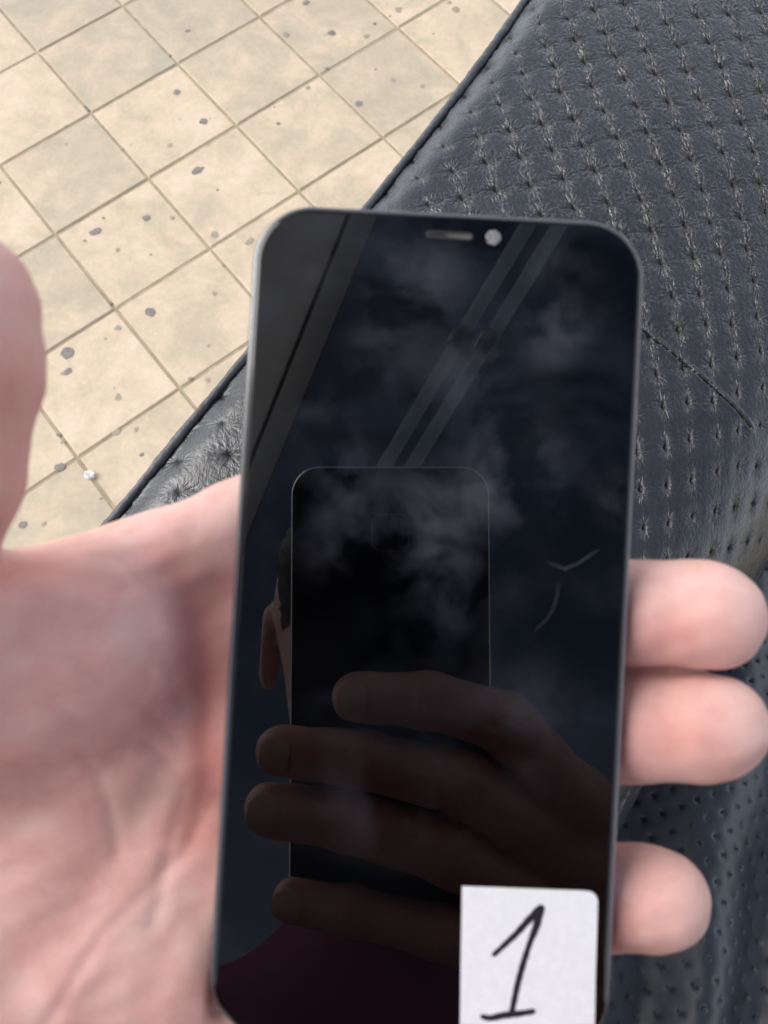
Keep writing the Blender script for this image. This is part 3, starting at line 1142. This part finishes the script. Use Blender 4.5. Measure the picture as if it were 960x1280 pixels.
# round opening of the front camera
m_fc, n_, l_, b_ = new_mat('pale_speckled_disc')
tc_ = n_.new('ShaderNodeTexCoord')
wv = n_.new('ShaderNodeTexWave')
wv.inputs['Scale'].default_value = 520
wv.inputs['Distortion'].default_value = 14
wv.inputs['Detail'].default_value = 3
l_.new(tc_.outputs['Object'], wv.inputs['Vector'])
l_.new(ramp(n_, l_, wv.outputs['Fac'], [(0.3, (0.05, 0.05, 0.053)), (0.7, (0.33, 0.335, 0.34))]).outputs['Color'], b_.inputs['Base Color'])
b_.inputs['Roughness'].default_value = 0.4
fc = on_phone(616.5, 297)
rad_fc = 1.35
V, Fc = [], []
n = 32
for rr_, zz_ in ((rad_fc, 0.01), (rad_fc - 0.1, 0.045), (rad_fc * 0.5, 0.05)):
    V += [(fc[0] + rr_ * math.cos(2 * math.pi * k / n), fc[1] + rr_ * math.sin(2 * math.pi * k / n), zz_) for k in range(n)]
for a in range(2):
    Fc += [(a * n + k, a * n + (k + 1) % n, (a + 1) * n + (k + 1) % n, (a + 1) * n + k) for k in range(n)]
Fc.append(tuple(2 * n + k for k in range(n)))
pbuild('front_camera', V, Fc, m_fc, phone)
# fine scuffs on the glass
M_SCUFF = simple('scuff', (0.060, 0.066, 0.075), 0.5)
for poly, r_ in (([(668, 789), (682, 776), (692, 760), (697, 742), (698, 728)], 0.05), ([(683, 702), (705, 711), (722, 705), (736, 695), (749, 687)], 0.075), ([(694, 706), (712, 714)], 0.05)):
    P_ = np.array([on_phone(*q) for q in poly])
    tt2 = np.linspace(0, 1, 18)
    P_ = np.stack([np.interp(tt2, np.linspace(0, 1, len(poly)), P_[:, k]) for k in range(3)], -1)
    V, Fc = [], []
    for k, (x, y, z) in enumerate(P_):
        d = P_[min(k + 1, 17)] - P_[max(k - 1, 0)]
        nn_ = np.array([-d[1], d[0]]) / np.hypot(d[0], d[1])
        w_ = r_ * math.sin(math.pi * (k + 0.6) / 19) ** 0.6
        V += [(x + nn_[0] * w_, y + nn_[1] * w_, 0.012), (x, y, 0.022), (x - nn_[0] * w_, y - nn_[1] * w_, 0.012)]
    for k in range(17):
        for a in (0, 1):
            Fc.append((k * 3 + a, k * 3 + a + 1, k * 3 + a + 4, k * 3 + a + 3))
    pbuild('scuff', V, Fc, M_SCUFF, phone)

# ------------------------------------------------------------------ paper sticker with the handwritten 1
lbl = empty('paper_sticker', tuple(c2w(phone2c(on_phone(660, 1200)))))
tag(lbl, 'white paper sticker with a handwritten 1 on the phone', 'sticker')
outline = [(577.5, 1107.5), (620, 1109), (660, 1110.5), (700, 1112), (728, 1113)]
for k in range(7):
    a = R(90 - 90 * k / 6)
    outline.append((733.5 + 13.5 * math.cos(a), 1127 - 13.5 * math.sin(a)))
outline += [(745.5, 1180), (744, 1230), (743, 1281), (660, 1283), (575, 1281), (576, 1200)]
top = [on_phone(x, y) for x, y in outline]
lift = lambda q: 0.10 + 0.10 * max(0.0, (q[1] + 62) / 12.0) * 0.3
V = [(q[0], q[1], 0.02) for q in top] + [(q[0], q[1], 0.13) for q in top]
nt_ = len(top)
Fc = [tuple(range(nt_, 2 * nt_))] + [(k, (k + 1) % nt_, nt_ + (k + 1) % nt_, nt_ + k) for k in range(nt_)]
Fc[0] = Fc[0][::-1]
m_pap, n_, l_, b_ = new_mat('white_sticker_paper')
tc_ = n_.new('ShaderNodeTexCoord')
t_ = noise(n_, l_, tc_.outputs['Object'], 600, 4, 0.6)
l_.new(ramp(n_, l_, t_.outputs['Fac'], [(0.3, (0.70, 0.715, 0.75)), (0.7, (0.77, 0.78, 0.81))]).outputs['Color'], b_.inputs['Base Color'])
b_.inputs['Roughness'].default_value = 0.6
bump(n_, l_, b_, t_.outputs['Fac'], 0.15, 0.0003)
pbuild('paper', V, Fc, m_pap, lbl, False)


def stroke(poly, widths, z):
    P_ = np.array([on_phone(*q)[:2] for q in poly])
    acc = np.r_[0, np.cumsum(np.linalg.norm(np.diff(P_, axis=0), axis=1))]
    t2 = np.linspace(0, acc[-1], 40)
    C_ = np.stack([np.interp(t2, acc, P_[:, k]) for k in (0, 1)], -1)
    for _ in range(4):
        C_[1:-1] = (C_[:-2] + 2 * C_[1:-1] + C_[2:]) / 4
    w_ = np.interp(t2, acc, widths) * 1.22 * (1 + 0.05 * np.sin(t2 * 3.1))
    d = np.gradient(C_, axis=0)
    d /= np.linalg.norm(d, axis=1)[:, None]
    nn_ = np.stack([-d[:, 1], d[:, 0]], -1)
    left, right = C_ + nn_ * w_[:, None], C_ - nn_ * w_[:, None]
    ends = []
    for c_, dd, ww, n0 in ((C_[-1], d[-1], w_[-1], nn_[-1]), (C_[0], -d[0], w_[0], -nn_[0])):
        ends.append([c_ + ww * (math.cos(a) * n0 + math.sin(a) * dd) for a in np.linspace(0, math.pi, 8)[1:-1]])
    loop = list(left) + ends[0] + list(right[::-1]) + ends[1]
    return [(*p, z) for p in loop]


M_INK = simple('marker_ink', (0.012, 0.011, 0.022), 0.5)
V, Fc = [], []
for zk, (poly, wd) in enumerate((([(617.5, 1192.5), (630, 1181), (645, 1167), (660, 1150), (675, 1135)], [0.36, 0.42, 0.46, 0.52, 0.56]),
                                ([(676, 1135), (670.5, 1157), (662, 1178), (654, 1203), (647, 1228), (640, 1262)], [0.58, 0.56, 0.42, 0.46, 0.46, 0.42]),
                                ([(603, 1270), (612, 1272.5), (628, 1268.5), (648, 1266.5), (666, 1263.5)], [0.36, 0.44, 0.50, 0.46, 0.40]))):
    lp = stroke(poly, wd, 0.15 + 0.012 * zk)
    if zk != 2 or True:
        s = len(V)
        V += lp
        Fc.append(tuple(range(s, s + len(lp)))[::-1])
pbuild('digit', V, Fc, M_INK, lbl, False)

# ------------------------------------------------------------------ the phone that takes the picture (seen in the screen)
CB = D + 12.0                   # its back glass, just behind the lens
cphone = empty('smartphone', tuple(c2w((0, -57.2, CB + 8))))
tag(cphone, 'dark phone taking the picture, mirrored in the middle of the screen', 'smartphone')


def cbuild(name, V, Fc, mat, smooth=True, parent=cphone):
    return build(name, c2w(np.array(V)), Fc, mat, parent, smooth)


V, Fc = lathe_rrect(75.0, 165, 10.9, [(0.75, CB + 0.05), (0.3, CB + 0.35), (0.0, CB + 1.2), (0.0, CB + 6.8), (0.4, CB + 7.7), (1.2, CB + 8.0)], False, True)
V = [(x, y - 57.2, z) for x, y, z in V]
cbuild('rim', V, [f[::-1] for f in Fc], M_BRIGHT)
V, Fc = lathe_rrect(75.0, 165, 10.9, [(2.2, CB), (0.95, CB + 0.12), (0.8, CB + 0.5)], True, False)
V = [(x, y - 57.2, z) for x, y, z in V]
o = cbuild('back_glass', V, [f[::-1] for f in Fc], M_BACKGLASS)
flat_caps(o)
V, Fc = lathe_rrect(13.2, 13.2, 3.4, [(0.9, CB - 0.55), (0.35, CB - 0.6), (0.0, CB - 0.3), (0.0, CB + 0.2)], True, False, 8)
o = cbuild('bump_rim', *(lambda r: ([(x, y, z) for x, y, z in r[0]], [q[::-1] for q in r[1]]))(lathe_rrect(14.2, 14.2, 3.9, [(0.45, CB - 0.28), (0.15, CB - 0.32), (0.0, CB - 0.1), (0.0, CB + 0.2)], False, False, 8)), M_BRIGHT)
o = cbuild('camera_bump', V, [f[::-1] for f in Fc], M_BLACK)
flat_caps(o)
for nm, rr_, cx_, cy_, z0, mt in (('lens', 4.2, 0, 0, CB - 0.75, M_LENS), ('flash', 2.0, -13.5, 0.0, CB - 0.08, M_BRIGHT)):
    n = 28
    V = [(cx_ + rr_ * math.cos(2 * math.pi * k / n), cy_ + rr_ * math.sin(2 * math.pi * k / n), z0) for k in range(n)] + \
        [(cx_ + rr_ * math.cos(2 * math.pi * k / n), cy_ + rr_ * math.sin(2 * math.pi * k / n), z0 + 0.7) for k in range(n)]
    Fc = [tuple(range(n))[::-1]] + [(k, (k + 1) % n, n + (k + 1) % n, n + k) for k in range(n)]
    cbuild(nm, V, Fc, mt, False)

# ------------------------------------------------------------------ the holder: open left palm under the phone
f = Field((-160, -108, -44), (76, 66, 62), 0.85)
palm = [(pz(-420, 920, -16), pz(-60, 900, -15), 19, 20),
        (pz(-160, 850, -14), pz(325, 668, -19.5), 15, 11.6),
        (pz(-150, 880, -14), pz(345, 788, -20), 17, 12.2),
        (pz(-150, 940, -14), pz(335, 912, -20), 17, 11.8),
        (pz(-150, 1020, -13), pz(305, 1070, -18.5), 18, 12.0),
        (pz(-220, 930, -6), pz(105, 806, -4.5), 20, 16.0),
        (pz(-200, 1100, -8), pz(215, 1185, -14.5), 21, 16.5),
        (pz(-120, 1200, -9), pz(330, 1262, -19), 20, 13.5),
        (pz(60, 800, -3), pz(-150, 775, 15), 15, 13.2)]
dp = None
for a, b, ra, rb in palm:
    d = f.cap(a, b, ra, rb)
    dp = d if dp is None else smin(dp, d, 9)
# thumb, rising towards the lens at the left border
th = None
for a, b, ra, rb in ((pz(-150, 775, 15), pz(-76, 590, 27), 13.2, 10.9), (pz(-76, 590, 27), pz(-50, 462, 29), 10.9, 10.6), (pz(-50, 462, 29), pz(-46, 376, 30), 10.6, 10.0)):
    d = f.cap(a, b, ra, rb)
    th = d if th is None else smin(th, d, 3)
body = smin(dp, th, 9)
fingers = [[(325, 668, -19.5, 10.8), (560, 655, -25, 9.4), (660, 662, -23, 8.4), (715, 685, -20, 7.2)],
           [(345, 788, -20, 11), (640, 776, -20.5, 10.8), (790, 769, -12.8, 10.4), (868, 770, -10, 10.15), (893, 771, -8.5, 9.7)],
           [(335, 912, -20, 10.8), (630, 907, -20.5, 10.8), (790, 907, -12.0, 10.4), (868, 907, -9, 10.1), (895, 907, -7.5, 9.5)],
           [(305, 1085, -18.5, 10.5), (600, 1113, -19, 9.6), (755, 1121, -11.5, 9.2), (810, 1122, -9.5, 8.85), (830, 1123, -8.5, 8.5)]]
total = None
for fg in fingers:
    d1 = None
    for (x0, y0, z0, r0), (x1, y1, z1, r1) in zip(fg[:-1], fg[1:]):
        d = f.cap(pz(x0, y0, z0), pz(x1, y1, z1), r0, r1)
        d1 = d if d1 is None else smin(d1, d, 3)
    d1 = smin(body, d1, 7)
    total = d1 if total is None else np.minimum(total, d1)
# the two touching fingers keep a thin gap
total = smax(total, -f.box(pz(865, 839, 8) * np.array([0, 0, 1]) + pz(865, 839, -8) * np.array([1, 1, 0]), (17.5, 0.5, 18.2), 0.3, np.eye(3)), 1.5)
# flesh gives way to the phone
total = np.maximum(total, -(f.box(phone2c((0, 0, -PT / 2)), (PW / 2 + 0.15, PL / 2 + 0.15, PT / 2 + 0.1), 3.0, PH.T)))
HV, HQ = nets(f, total)
del total, body, dp, th
HV = relax(HV, HQ, 2)
HN = vnormals(HV, HQ)


def crease(poly, depth, width, fade=8.0):
    """press a line into the palm; poly in pixels with depth z"""
    global HV
    P_ = np.array([pz(*q) for q in poly])
    # drop the line on the skin: compare in plan only
    d = seg_dist(HV[:, :2] * 1.0 @ np.eye(2, 3), P_ * np.array([1, 1, 0]))
    up = (HN[:, 2] > 0.1) * np.clip(np.linalg.norm(HV[:, :2] - P_[0, :2], axis=1) / fade, 0.15, 1)
    HV = HV - HN * (depth * np.exp(-(d / width) ** 2) * up)[:, None]
    return d


wav = np.zeros(len(HV))
for a_, fr in ((0.22, 0.30), (0.13, 0.62), (0.07, 1.3)):
    for k_ in range(5):
        dv_ = rng.normal(size=3)
        dv_ /= np.linalg.norm(dv_)
        wav += a_ * np.sin(HV @ dv_ * fr * rng.uniform(0.8, 1.25) + rng.uniform(0, 6.28)) / 2.2
HV = HV + HN * wav[:, None] * 0.8
d_life = crease([(190, 690, -2), (222, 730, -3), (243, 780, -4), (252, 840, -5), (256, 910, -5), (250, 990, -3), (225, 1060, 0)], 0.55, 2.2, 16.0)
d_web = crease([(20, 712, 5), (70, 706, 4), (110, 716, 4), (150, 738, 4)], 0.8, 1.8)
d_diag = crease([(215, 920, 4), (180, 1000, 5), (130, 1080, 6), (80, 1150, 6), (20, 1230, 6)], 1.1, 4.5)
crease([(60, 850, 8), (110, 920, 8), (160, 960, 6), (200, 990, 4)], 0.35, 1.2)
crease([(130, 880, 8), (170, 925, 7), (205, 955, 4)], 0.3, 0.9)
crease([(70, 780, 8), (120, 850, 8), (150, 900, 8)], 0.35, 1.6)
crease([(40, 900, 8), (90, 1000, 8), (120, 1100, 6)], 0.35, 1.2)
crease([(150, 760, 4), (190, 830, 4), (215, 900, 2)], 0.35, 1.1)
crease([(20, 800, 8), (90, 820, 8), (160, 870, 6)], 0.25, 1.0)
crease([(230, 960, 0), (200, 1060, 2), (190, 1160, 0)], 0.4, 1.6)
crease([(270, 1000, -4), (215, 1090, 0), (120, 1180, 4), (60, 1280, 4)], 0.35, 1.3)
crease([(-10, 462, 50), (25, 468, 50), (55, 462, 48)], 0.5, 1.0)


def blob(px, py, z, r, amp):
    return amp * np.exp(-np.sum((HV - pz(px, py, z)) ** 2, 1) / (r * r))


flush = 0.36 * np.exp(-(d_life / 3.2) ** 2) + 0.30 * np.exp(-(d_web / 2.4) ** 2) + 0.10 * np.exp(-(d_diag / 6) ** 2)
flush += blob(275, 745, -6, 9, 0.38) + blob(290, 850, -6, 10, 0.34) + blob(288, 960, -7, 9, 0.40) + blob(280, 1060, -7, 8, 0.30)
flush += blob(855, 795, 0, 7, 0.42) + blob(850, 930, 2, 7, 0.36) + blob(790, 800, -4, 9, 0.15) + blob(790, 940, -4, 9, 0.12) + blob(780, 1150, -3, 8, 0.22) + blob(800, 1090, 0, 6, 0.15)
flush += blob(10, 640, 30, 14, 0.35) + blob(25, 520, 36, 14, 0.22) + blob(40, 400, 34, 12, 0.18) + blob(20, 740, 10, 10, 0.35) + blob(60, 1000, 10, 22, 0.12)
flush += 0.05
flush = np.where(HN[:, 2] > -0.3, np.clip(flush, 0, 0.9), 0.2)
pieces = [(c2w(HV), HQ, flush)]

# ------------------------------------------------------------------ the right hand gripping the other phone
RZ_ = CB - 8.0
fingers = [[(446, 872, RZ_ + .6, 8.8), (535, 876, RZ_, 9.6), (628, 900, RZ_, 10.4), (735, 1012, CB + 2, 11.5)],
           [(352, 939, RZ_ + .4, 8.9), (455, 949, RZ_, 9.9), (580, 980, RZ_, 11), (752, 1085, CB + 5, 12)],
           [(337, 1010, RZ_ + .4, 9.2), (430, 1024, RZ_, 10), (560, 1064, RZ_, 11), (735, 1155, CB + 7, 11.5)],
           [(366, 1124, RZ_ + 1.2, 7.4), (440, 1138, RZ_ + .6, 7.9), (550, 1165, RZ_, 8.5), (700, 1225, CB + 7, 10.5)]]
RF = [[(refl(x, y, z), r * 1.035) for x, y, z, r in fg] for fg in fingers]
mc = [fg[-1] for fg in RF]
wristR = refl(930, 1330, CB + 40)
lo = np.min([p for fg in RF for p, _ in fg] + [wristR], 0) - 28
hi = np.max([p for fg in RF for p, _ in fg] + [wristR], 0) + 30
hi[0] += 10
g2 = Field(lo, hi, 1.25)
pal = None
for p, r in mc:
    d = g2.cap(p, wristR + (p - mc[1][0]) * 0.45, r, 15)
    pal = d if pal is None else smin(pal, d, 8)
elbowR = w2c((0.33, -0.30, 0.93))
fa = wristR + (elbowR - wristR) * 0.2
pal = smin(pal, g2.cap(wristR, fa, 21, 24), 10)
tR = None
for (a, ra), (b, rb) in zip([(wristR + (-8, 10, 0), 17), (refl(760, 1090, CB + 24), 14), (refl(640, 960, CB + 19), 10.5)], [(refl(760, 1090, CB + 24), 14), (refl(640, 960, CB + 19), 10.5), (refl(560, 905, CB + 17.5), 9)]):
    d = g2.cap(a, b, ra, rb)
    tR = d if tR is None else smin(tR, d, 4)
pal = smin(pal, tR, 9)
tot = None
for fg in RF:
    d1 = None
    for (a, ra), (b, rb) in zip(fg[:-1], fg[1:]):
        d = g2.cap(a, b, ra, rb)
        d1 = d if d1 is None else smin(d1, d, 3)
    d1 = smin(pal, d1, 6)
    tot = d1 if tot is None else np.minimum(tot, d1)
tot = np.maximum(tot, -g2.box((0, -57.2, CB + 4), (37.6, 82.6, 4.1), 3.0, np.eye(3)))
RV, RQ = nets(g2, tot)
RV = relax(RV, RQ, 2)
RN = vnormals(RV, RQ)
for fg in RF:
    for k_ in (1, 2):
        jc, ja = fg[k_][0], fg[k_][0] - fg[k_ - 1][0]
        ja = ja / np.linalg.norm(ja)
        al = (RV - jc) @ ja
        rd = np.linalg.norm(RV - jc, axis=1)
        back = np.clip(-RN[:, 2], 0, 1)
        RV = RV + RN * (back * np.exp(-(al / 4.5) ** 2) * (rd < 17) * (0.45 * np.cos(al * 2.1 + k_) + 0.5))[:, None]
for a_, fr in ((0.25, 0.22), (0.14, 0.5)):
    for k_ in range(5):
        dv_ = rng.normal(size=3)
        dv_ /= np.linalg.norm(dv_)
        RV = RV + RN * (a_ * 0.5 * np.sin(RV @ dv_ * fr + k_))[:, None]
pieces.append((c2w(RV), RQ, np.full(len(RV), 0.35)))
del tot, pal

# ------------------------------------------------------------------ head, bent over the phone
headW = c2w(refl(470, 800, D + 275))
look = c2w((0, -10, 0)) - headW
look /= np.linalg.norm(look)
side = np.array([1.0, 0, 0])
side = side - look * (side @ look)
side /= np.linalg.norm(side)
upv = np.cross(look, side)
if upv[1] < 0 and upv[2] < 0:
    upv = -upv
HM = np.stack([side, upv, look])            # head axes: x side, y up the face, z out of the face


def h2w(V):
    return headW + (np.asarray(V, float) * 0.001) @ HM


hf = Field((-100, -190, -130), (100, 140, 130), 3.0)
hd = hf.ell((0, 25, -25), (76, 92, 96))
hd = smin(hd, hf.ell((0, -45, 18), (58, 68, 62)), 28)
hd = smin(hd, hf.cap((0, 12, 70), (0, -22, 88), 8, 13), 12)                 # nose
hd = smin(hd, hf.cap((-14, -26, 76), (14, -26, 76), 8, 8), 8)
hd = smin(hd, hf.cap((-34, 28, 62), (34, 28, 62), 9, 9), 14)                # brow
hd = smin(hd, hf.cap((-20, -62, 70), (20, -62, 70), 6, 6), 7)               # lips
hd = smin(hd, hf.cap((-18, -73, 67), (18, -73, 67), 6.5, 6.5), 5)
hd = smax(hd, -hf.cap((-19, -67, 79), (19, -67, 79), 2.5, 2.5), 2)
for s in (-1, 1):
    hd = smax(hd, -hf.ell((s * 32, 10, 82), (17, 11, 14)), 8)
    hd = smin(hd, hf.ell((s * 32, 9, 57), (13, 10, 12)), 3)                 # eyeball under the lid
    ear = hf.ell((s * 79, -5, -22), (9, 32, 19))
    ear = smax(ear, -hf.ell((s * 88, -2, -18), (7, 20, 11)), 4)
    hd = smin(hd, ear, 5)
chest = np.array([0.0, -0.335, 1.16])
neckc = (chest + np.array([0, 0.02, 0.06]) - headW) @ HM.T * 1000
hd = smin(hd, hf.cap((0, -45, -45), neckc, 52, 58), 18)
V_, Q_ = nets(hf, hd)
V_ = relax(V_, Q_, 1)
pieces.append((h2w(V_), Q_, np.full(len(V_), 0.1)))
VV = np.concatenate([p[0] for p in pieces])
QQ, off = [], 0
for v, q, _ in pieces:
    QQ.append(q + off)
    off += len(v)
QQ = np.concatenate(QQ)
person = build('person', VV, QQ, M_SKIN, None, True, origin=(0.0, -0.30, 0.70))
tag(person, 'person in maroon bent over the pavement with an open palm under the phone', 'person')
at = person.data.attributes.new('flush', 'FLOAT', 'POINT')
at.data.foreach_set('value', np.concatenate([p[2] for p in pieces]).astype(np.float32))

# hair and eyes
hair = np.maximum(smin(hf.ell((0, 34, -30), (82, 96, 100)), hf.ell((0, 60, 10), (70, 50, 70)), 20), -(hf.z + 0 * hf.x + 0 * hf.y - 0.35 * hf.y - 18))
hair = np.maximum(hair, -(hf.y + 0.1 * hf.z + 30 + 0 * hf.x))
V_, Q_ = nets(hf, hair)
V_ = V_ + 0.4 * np.sin(V_[:, [1, 2, 0]] * 0.5)
build('hair', h2w(relax(V_, Q_, 1)), Q_, M_HAIR, person, True)
for s in (-1, 1):
    ef = Field((s * 32 - 10, 2, 58), (s * 32 + 10, 18, 76), 1.5)
    V_, Q_ = nets(ef, ef.ell((s * 32, 9.5, 66), (8, 4, 5)))
    build('eye', h2w(V_), Q_, simple('eye_gloss', (0.05, 0.035, 0.03), 0.1), person, True)

# fingernails of the right hand
for fg in RF:
    (a, ra), (b, rb) = fg[0], fg[1]
    ax_ = a - b
    ax_ /= np.linalg.norm(ax_)
    out = np.array([0, 0, -1.0])
    out = out - ax_ * (out @ ax_)
    out /= np.linalg.norm(out)
    sd_ = np.cross(ax_, out)
    V, n1_, n2_ = [], 9, 9
    for i in range(n1_):
        for j in range(n2_):
            tx = -1 + 2 * i / (n1_ - 1)
            ty = -1 + 2 * j / (n2_ - 1)
            w_ = math.sqrt(max(0.0, 1 - (max(0.0, abs(tx) - 0.35) / 0.66) ** 2 * 0.75))
            an = ty * 0.72 * w_
            rad_ = ra + 0.45
            along = tx * 5.2 + 1.2
            lift_ = math.sqrt(max(0.05, 1 - (max(0, along - 1) / (ra + 2.2)) ** 2))
            V.append(a + ax_ * along + (out * math.cos(an) + sd_ * math.sin(an)) * rad_ * lift_)
    build('fingernail', c2w(np.array(V)), grid_quads(n1_, n2_), M_NAIL, person, True)

# shirt: torso and two sleeves
sf = Field((-420, -620, 640), (470, 60, 1330), 9.0)
A3 = lambda p: np.array(p, float) * 1000
sd = sf.ell((0, -370, 960), (185, 118, 330))
sd = smin(sd, sf.cap((-150, -350, 1190), (150, -350, 1190), 66, 66), 60)
sd = smin(sd, sf.cap((0, -345, 1200), (0, -300, 1262), 74, 66), 25)
wl_, wr_ = c2w(pz(-420, 920, -16)), c2w(fa)
sd = smin(sd, smin(sf.cap((-165, -350, 1185), (-300, -270, 960), 62, 52), sf.cap((-300, -270, 960), A3(wl_) + (-25, -30, -8), 50, 36), 25), 30)
sd = smin(sd, smin(sf.cap((165, -350, 1185), (330, -300, 930), 62, 52), sf.cap((330, -300, 930), A3(wr_), 50, 37), 25), 30)
sd = smax(sd, -(sf.z - 700 + 0 * sf.x + 0 * sf.y), 10)
V_, Q_ = nets(sf, sd)
V_ = relax(V_, Q_, 1)
nV = vnormals(V_, Q_)
V_ = V_ + nV * (6 * np.sin(V_[:, 2] * 0.05 + V_[:, 0] * 0.03) * np.sin(V_[:, 1] * 0.06 + V_[:, 0] * 0.02))[:, None]
build('shirt', V_ * 0.001, Q_, M_SHIRT, person, True)
print('tris', sum(len(o.data.polygons) * 2 for o in SC.objects if o.type == 'MESH'))
